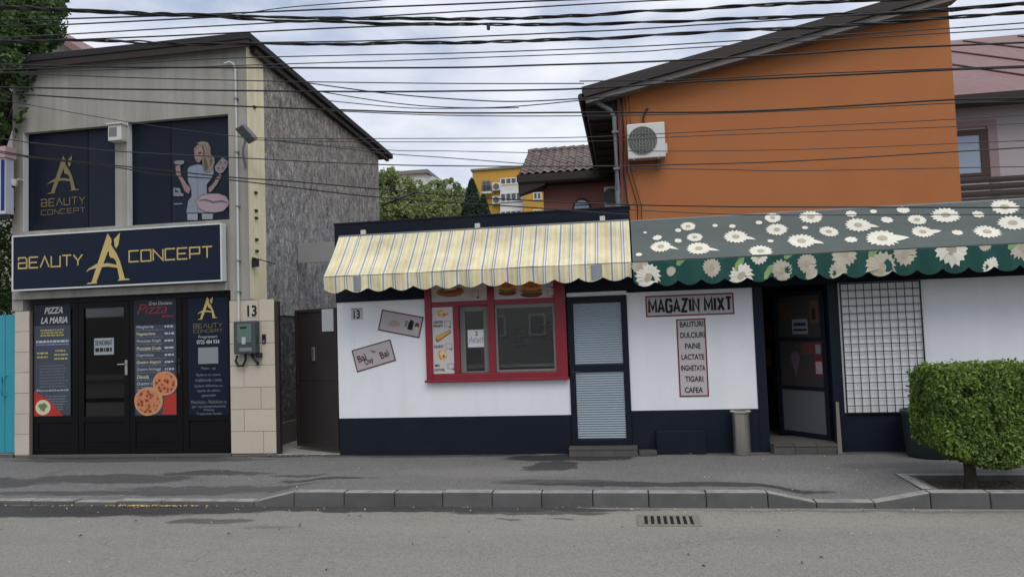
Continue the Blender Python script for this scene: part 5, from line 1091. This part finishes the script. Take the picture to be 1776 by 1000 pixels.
def crown(mb, blobs, dens, s, fill=.55):
    for (c, r) in blobs:
        c = Vector(c); r = Vector(r) if isinstance(r, (tuple, list)) else Vector((r, r, r)); n = int(dens*(r.x*r.y+r.y*r.z+r.x*r.z)/3)
        for k in range(n):
            d = rv(); rr = (fill+(1-fill)*random.random()**.5)*random.uniform(.85, 1.08)
            p = c+Vector((d.x*r.x, d.y*r.y, d.z*r.z))*rr
            if noise.noise(p*(1.3/max(.4, s*6))+Vector((5, 1, 2))) < -.12: continue
            leaf(mb, p, s*random.uniform(.6, 1.25), (d+rv()*.9).normalized())
def blobs_in(c, R_, n, r0, r1):
    out = []
    for k in range(n):
        d = rv()*random.random()**.4; out.append((Vector(c)+Vector((d.x*R_[0], d.y*R_[1], d.z*R_[2])), random.uniform(r0, r1)))
    return out
def tree(name, label, base, blobs, leafm, s, dens, trunk_r, group=None):
    t = thing(name, label, 'tree', base, group); mb = MB(); crown(mb, blobs, dens, s); mb.build('crown', leafm, t)
    tk = MB(); B_ = Vector(base); c = sum((Vector(b[0]) for b in blobs), Vector())/len(blobs)
    tk.tube([B_, B_.lerp(c, .4)+Vector((.1, .05, 0)), B_.lerp(c, .75), c], [trunk_r, trunk_r*.8, trunk_r*.55, trunk_r*.3], 10)
    for bb in blobs[:14]: p_ = Vector(bb[0]); st = B_.lerp(c, random.uniform(.45, .85)); tk.tube([st, st.lerp(p_, .5)+Vector((0, 0, .15)), p_], [trunk_r*.35, trunk_r*.22, trunk_r*.06], 6)
    tk.build('trunk', m_bark, t); return t
tc_ = at(30, 60, .2)
bl_l = [(at(px, py, y_), r) for px, py, y_, r in ((15,30,.3,.55),(60,10,.6,.45),(95,20,.4,.22),(45,60,.0,.45),(85,55,.2,.25),(10,90,-.1,.5),(60,95,.1,.24),(30,120,-.2,.30),(5,150,-.2,.38),(15,190,-.2,.22),(2,225,-.2,.2),(0,0,.8,.7),(-60,20,.6,.9),(-80,100,.4,1.0),(-90,180,.4,.7),(-120,-60,.8,1.1),(30,-40,.9,.6),(90,-15,.8,.25),(-30,250,-.1,.3))]
tree('street_tree', 'leafy green street tree hanging over the grey house roof at left', (-11.6, .9, -.02), bl_l, m_leafL, .055, 5200, .17)
bl_s = [(at(px, py, .9), r) for px, py, r in ((5,400,.34),(8,450,.34),(2,500,.4),(-20,430,.5),(-30,520,.5),(12,530,.22))]
tree('garden_shrub', 'dense green shrub behind the turquoise gate', (-10.6, 1.0, -.02), bl_s, m_leafL, .045, 4200, .05)
bt = [(at(px, py, y_), r) for px, py, y_, r in ((672,312,18,.5),(665,335,18,.6),(700,330,18.5,.6),(690,355,18,.8),(725,340,19,.6),(740,362,18,.7),(670,370,17.5,.8),(710,385,17.5,.9),(755,385,18,.8),(640,350,18.5,.9),(680,300,18.6,.25))]
tree('garden_tree', 'pale flowering tree behind the side of the grey house', (-10.3, 18.3, -.02), bt, m_leafB, .095, 3600, .16)
bt2 = [(at(px, py, y_), r) for px, py, y_, r in ((755,332,22,.5),(780,330,22,.55),(770,350,21.5,.7),(795,355,22,.7),(745,350,22,.6),(800,380,21.5,.8),(765,380,21,.9),(815,340,23,.5))]
tree('garden_tree', 'rounded light green tree between the flowering tree and the conifer', (-8.6, 21.8, -.02), bt2, m_leafB, .10, 3300, .15)
# conifers
def conifer(label, px, pyt, pyb, Y, wpx, dens):
    top = at(px, pyt, Y); bt_ = at(px, pyb, Y); rad = wpx/FPX*(Y+9.7); t = thing('conifer', label, 'tree', (top.x, Y, -.02), 'conifers behind the shop'); mb = MB(); hgt = top.z-bt_.z
    for k in range(dens):
        f = random.random()**.6; an = random.uniform(0, 6.283); rr = rad*min(1.0, f**.8+.03)*(.82+.22*noise.noise(Vector((an*1.3, f*7, Y))))*random.uniform(.75, 1.03); p_ = Vector((top.x+rr*math.cos(an), Y+rr*math.sin(an), top.z-hgt*f)); leaf(mb, p_, .10*random.uniform(.6, 1.2), (Vector((math.cos(an), math.sin(an), .5))+rv()*.7).normalized(), .35)
    mb.build('crown', m_leafC, t); MB().tube([(top.x, Y, -.02), (top.x, Y, top.z-.4)], [.14, .03], 8).build('trunk', m_bark, t)
conifer('tall dark conifer in front of the ochre block', 818, 309, 440, 20, 38, 9000); conifer('shorter dark conifer leaning against the taller one', 838, 337, 440, 19.5, 30, 6500)
# bent branch / cable against the trees
# clipped hedge
hg = thing('hedge', 'clipped boxy green hedge on a single trunk by the kerb', 'hedge', (3.3, -1.86, -.04))
hx0_, hx1_, hy0, hy1, hz1 = 2.90, 4.3, -2.17, -1.50, 1.13
def hbot(x, y): 
    d = math.hypot((x-3.45)*.9, (y+1.86)*.6); return .19+max(0, d-.12)*.54
mb = MB(); 
def hs(p, n):
    g = noise.noise(p*6.0+Vector((3, 7, 1)))+.5*noise.noise(p*15.0)
    if g < -.34: 
        if random.random() < .8: return
        p = p-n*.06
    leaf(mb, p+rv()*(.022+.03*max(0, g)), random.uniform(.014, .027), (n+rv()*.85).normalized(), .6)
def bulge(x, y, z): return .035*noise.noise(Vector((x*4, y*4, z*4)))
for k in range(20000):
    x = random.uniform(hx0_, hx1_); z = random.uniform(hbot(x, hy0), hz1); dd = random.random()**2*.12; rx = max(0, .07-(x-hx0_))*.6+max(0, .06-(hz1-z))*.7
    hs(Vector((x, hy0+dd+rx+bulge(x, hy0, z), z)), Vector((0, -1, .15)))
for k in range(9000):
    y = random.uniform(hy0, hy1); z = random.uniform(hbot(hx0_, y), hz1); dd = random.random()**2*.12; rx = max(0, .07-(y-hy0))*.6+max(0, .07-(hy1-y))*.6+max(0, .06-(hz1-z))*.7
    hs(Vector((hx0_+dd+rx+bulge(hx0_, y, z), y, z)), Vector((-1, 0, .15)))
for k in range(15000):
    x = random.uniform(hx0_+.02, hx1_); y = random.uniform(hy0+.02, hy1-.02); hs(Vector((x, y, hz1-random.random()**2*.09+bulge(x, y, 9)*.7)), Vector((0, 0, 1)))
for k in range(9000):
    x = random.uniform(hx0_+.05, hx1_); y = random.uniform(hy0+.03, hy1-.03); hs(Vector((x, y, hbot(x, y)+random.random()**2*.1+bulge(x, y, 2))), Vector((0, -.3, -1)))
for k in range(4000):
    x = random.uniform(hx0_, hx1_); y = random.uniform(hy0, hy1); z = random.uniform(hbot(x, y), hz1); hs(Vector((x, hy1-random.random()*.05, z)), Vector((0, 1, .2)))
for k in range(420):   # stray shoots
    x = random.uniform(hx0_, hx1_); y = random.uniform(hy0, hy1); 
    for j in range(3): hs(Vector((x, y, hz1+.014*j+random.uniform(0, .03))), Vector((0, 0, 1)))
mb.build('leaves', m_leafH, hg)
core = MB(); core.box(hx0_+.15, hx1_-.1, hy0+.14, hy1-.1, .42, hz1-.12); core.build('dark_shade_core', M('inner hedge painted shade', (.012, .016, .008), 1), hg, bevel=.05)  # solid near-black block stands in for the shade deep inside the leaves
tk = MB(); tk.tube([(3.285, -1.87, -.06), (3.29, -1.865, .1), (3.285, -1.86, .25), (3.29, -1.86, .5)], [.062, .055, .053, .045], 10)
for k in range(10): an = k*.63; tk.tube([(3.29, -1.86, .2+.02*k), (3.29+.2*math.cos(an), -1.86+.15*math.sin(an), .36), (3.32+.5*math.cos(an), -1.86+.25*math.sin(an), .55)], [.02, .014, .006], 6)
tk.build('trunk', m_bark, hg)
lt = MB()
for k in range(260): x = random.uniform(2.86, 4.4); y = random.uniform(-2.1, -1.54); flake(x, y, -.046, random.uniform(.008, .02))
tag(lt.build('bed_litter', M('dry leaf litter', (.17, .12, .06), .9, .5, 9, 0)), 'dry leaf litter on the soil below the hedge', 'leaves', kind='stuff')

# ================================================================== OVERHEAD CABLES
def spline(pts, n=10):
    out = []
    P = [pts[0]]+pts+[pts[-1]]
    for i in range(1, len(P)-2):
        p0, p1, p2, p3 = P[i-1], P[i], P[i+1], P[i+2]
        for k in range(n):
            t = k/n; out.append(.5*((2*p1)+(-p0+p2)*t+(2*p0-5*p1+4*p2-p3)*t*t+(-p0+3*p1-3*p2+p3)*t**3))
    out.append(P[-2]); return out
def wire(label, pix, Y, r, ends=(True, True), mat=None, bundle=False):
    pts = [at(x, y, Y) for x, y in pix]
    if ends[0] and pix[0][0] <= 60: d = (pts[0]-pts[1]).normalized(); pts = [pts[0]+d*7]+pts
    if ends[1] and pix[-1][0] >= 1500: d = (pts[-1]-pts[-2]).normalized(); pts = pts+[pts[-1]+d*7]
    c = spline(pts, 12 if bundle else 8); mb = MB()
    if bundle:
        L_ = 0; acc = [0]
        for a, b in zip(c[:-1], c[1:]): L_ += (b-a).length; acc.append(L_)
        m_ = int(L_/.06); cc = []; j = 0
        for k in range(m_+1):
            s = L_*k/m_
            while j < len(acc)-2 and acc[j+1] < s: j += 1
            cc.append(c[j].lerp(c[j+1], (s-acc[j])/max(1e-6, acc[j+1]-acc[j])))
        for st in range(3):
            pp_ = []
            for k, p in enumerate(cc):
                an = k*.06/1.1*2*math.pi/1.0+st*2.094+noise.noise(Vector((k*.05, st, Y)))*2; rr = r*(.55+.45*noise.noise(Vector((k*.035, st*3, 1))))
                pp_.append(p+Vector((0, math.cos(an)*rr, math.sin(an)*rr)))
            mb.tube(pp_, r*.45, 6)
    else: mb.tube(c, r, 6)
    o = mb.build('overhead_cable', mat or m_wire, None, tuple(pts[len(pts)//2])); tag(o, label, 'cable', 'overhead cables across the street front'); return o
Yt, Ym, Yl = -1.6, -1.2, -.45
W = [
 ('thick twisted cable bundle, the topmost one starting in the tree', [(0,11),(101,16),(203,21),(263,24),(372,27),(473,30),(600,32),(838,33),(973,29),(1100,21),(1177,18),(1340,8),(1518,0)], Yt, .022, 1),
 ('thick twisted cable bundle just under the topmost bundle, with a small knot', [(0,14),(203,23),(350,28),(470,36),(600,38),(669,42),(804,42),(939,43),(1100,40),(1249,34),(1428,27),(1643,18),(1776,7)], Yt+.1, .021, 1),
 ('thick twisted cable bundle crossing the grey house ridge and orange gable top', [(0,72),(135,70),(287,75),(338,77),(439,76),(600,77),(669,75),(804,74),(939,70),(1100,64),(1249,54),(1428,47),(1643,31),(1776,22)], Yt, .022, 1),
 ('medium black cable running level just below the grey roof edge', [(0,112),(81,114),(236,117),(600,118),(804,117),(939,113),(1132,107),(1383,94),(1518,85),(1776,74)], Yt, .0105, 0),
 ('medium black cable across the middle of the grey upper wall', [(0,151),(27,152),(304,156),(600,159),(804,158),(1007,154),(1204,142),(1428,132),(1652,121),(1776,117)], Ym, .0105, 0),
 ('cable descending across the grey wall above both upper windows', [(0,161),(27,163),(203,174),(429,185),(600,191),(770,196),(1007,195),(1294,193),(1652,173),(1776,170)], Ym, .010, 0),
 ('thin twin wire just below the cable descending above the upper windows', [(568,192),(770,200),(1007,201),(1300,195),(1652,179),(1776,176)], Ym+.1, .006, 0),
 ('thin wire sloping from the left tree down to the orange eave', [(0,126),(34,127),(203,134),(429,140),(600,143),(804,145),(1013,145)], Ym, .0065, 0),
 ('thin wire in the sky rising right, upper of the pair above the orange roof slope', [(0,121),(110,117),(350,103),(600,96),(804,92),(1100,81),(1294,70),(1652,49),(1776,40)], Yt, .0065, 0),
 ('thin wire in the sky rising right, lower of the pair above the orange roof slope', [(0,126),(200,121),(500,111),(669,106),(804,101),(1100,90),(1204,83),(1652,57),(1776,50)], Yt, .006, 0),
 ('black wire climbing from the left tree out of the top of the picture', [(0,35),(108,33),(304,27),(432,22),(600,15),(703,11),(905,3),(1100,-4),(1500,-20)], Yt, .0095, 0),
 ('short black wire joining the topmost bundle above the grey roof', [(0,46),(108,43),(236,37),(372,30)], Yt, .009, 0),
 ('thin wire rising from the red roof corner through the bundles to the top', [(0,66),(111,60),(304,49),(473,40),(568,34),(736,24),(922,13),(1100,3),(1300,-6),(1550,-18)], Yt, .008, 0),
 ('thin wire rising over the grey roof into the second bundle', [(0,76),(135,69),(304,62),(473,54),(600,48),(736,43)], Yt, .009, 0),
 ('faint short wire at the very top left of the sky', [(420,24),(500,13),(600,5),(662,0),(760,-10)], Yt, .006, 0),
 ('faint grey wire just above the ridge bundle', [(439,74),(600,72),(703,69),(838,63),(973,57),(1100,51),(1204,44),(1339,36),(1652,14),(1776,4)], Yt, .0075, 0),
 ('sagging wire from the side roof edge to the orange eave, the shallowest', [(527,143),(669,162),(804,173),(905,176),(1040,169),(1075,166)], .6, .009, 0),
 ('sagging wire from the side roof edge to the orange eave, the deepest', [(544,157),(669,177),(770,186),(872,186),(1007,174),(1075,163)], .7, .008, 0),
 ('short sagging wire ending where the deepest sag bottoms out', [(561,174),(703,187),(804,188),(900,187)], .7, .007, 0),
 ('thin wire crossing both upper windows and the orange wall above its air conditioner', [(0,174),(27,178),(232,213),(397,235),(480,240),(804,240),(1007,238),(1204,229),(1652,207),(1776,200)], Yl, .0055, 0),
 ('very thin wire crossing the sky gap level with the air conditioner top', [(440,243),(657,246),(1020,245),(1204,236),(1652,220),(1776,214)], Yl, .005, 0),
 ('wire slanting down from the floodlight to the tiled roof eave', [(380,234),(456,242),(600,258),(679,267),(781,274),(908,284)], .5, .0065, 0),
 ('thin wire ending at the tiled roof, above the slanting one', [(480,244),(668,260),(781,262),(919,265)], .5, .0055, 0),
 ('wire crossing the printed woman and running below the air conditioner', [(0,240),(51,247),(200,262),(380,272),(620,284),(809,288),(1062,288),(1150,286),(1383,279),(1776,256)], Yl, .008, 0),
 ('black wire passing above the sign box and along the orange wall foot', [(0,262),(51,271),(200,287),(397,307),(500,314),(656,328),(837,343),(1062,354),(1250,358),(1428,359),(1776,360)], Yl, .009, 0),
 ('black wire close below the one above the sign box, ending at the shop fascia', [(0,265),(51,273),(200,290),(270,302),(397,312),(500,324),(656,342),(893,358),(1092,372)], Yl, .009, 0),
 ('thin wire across the lower orange wall left to right, nearly level', [(1090,292),(1250,294),(1384,296),(1776,289)], Yl, .0055, 0),
 ('wire across the middle of the orange wall falling to the left', [(1090,262),(1204,262),(1428,258),(1776,244)], Yl, .005, 0),
 ('wire hugging the shop awning top along the orange wall', [(1092,364),(1250,371),(1380,373),(1600,372),(1776,372)], Yl, .006, 0),
 ('thin cable across the upper orange wall under the roof verge', [(1005,141),(1204,138),(1383,129),(1652,119)], 3.3, .010, 0),
]
for lab, pix, Y, r, b in W: wire(lab, pix, Y, r, bundle=bool(b), mat=m_wire if r > .0085 else m_wiregrey)
# dark bent arm against the garden trees
tag(MB().tube([at(660, 357, 5.6), at(690, 345, 5.7), at(720, 334, 5.8)], [.022, .03, .02], 8).build('bent_pole', m_blackmetal, None, tuple(at(660, 357, 5.6))), 'short dark bent arm sticking out from the rear of the grey side wall', 'arm')
kn = at(847, 46, Yt+.1); tag(MB().lathe(kn.x, kn.y, [(0, kn.z-.045), (.02, kn.z-.04), (.022, kn.z), (.01, kn.z+.03), (0, kn.z+.03)], 8).build('cable_clamp', m_blackmetal, None, tuple(kn)), 'small black clamp hanging from the second thick bundle', 'clamp')

# house across the street, seen only as reflection in the panes
oh = thing('house_opposite', 'gabled house across the street mirrored in the shop panes', 'building', (-2, -24, 0))
MB().prism([(-7, 0), (-7, 3.6), (-3.2, 6.2), (.6, 3.6), (.6, 0)], -24.3, -24).build('front_wall', flat('opposite render', (150, 146, 140)), oh)
MB().box(.601, 16, -24.3, -24, 0, 3.0).build('garden_wall', flat('garden wall', (150, 146, 138)), oh); MB().box(-30, -7.001, -24.3, -24, 0, 3.0).build('garden_wall', flat('garden wall', (150, 146, 138)), oh)
MB().prism([(-7.4, 3.3), (-7.4, 3.5), (-3.2, 6.4), (-3.2, 6.21)], -30, -23.7).build('roof', m_redroof, oh); MB().prism([(1.0, 3.3), (-3.2, 6.21), (-3.2, 6.4), (1.0, 3.5)], -30, -23.7).build('roof', m_redroof, oh)
for x in (-6.5, -4.6, -1.4): mb = MB(); ring(mb, x, x+.8, -23.998, -23.95, 1.3, 2.3, .08); w_ = mb.build('window', m_farwhite, oh); box('pane', flat('net curtain', (136, 134, 130)), w_, x+.08, x+.72, -23.99, -23.96, 1.38, 2.22)
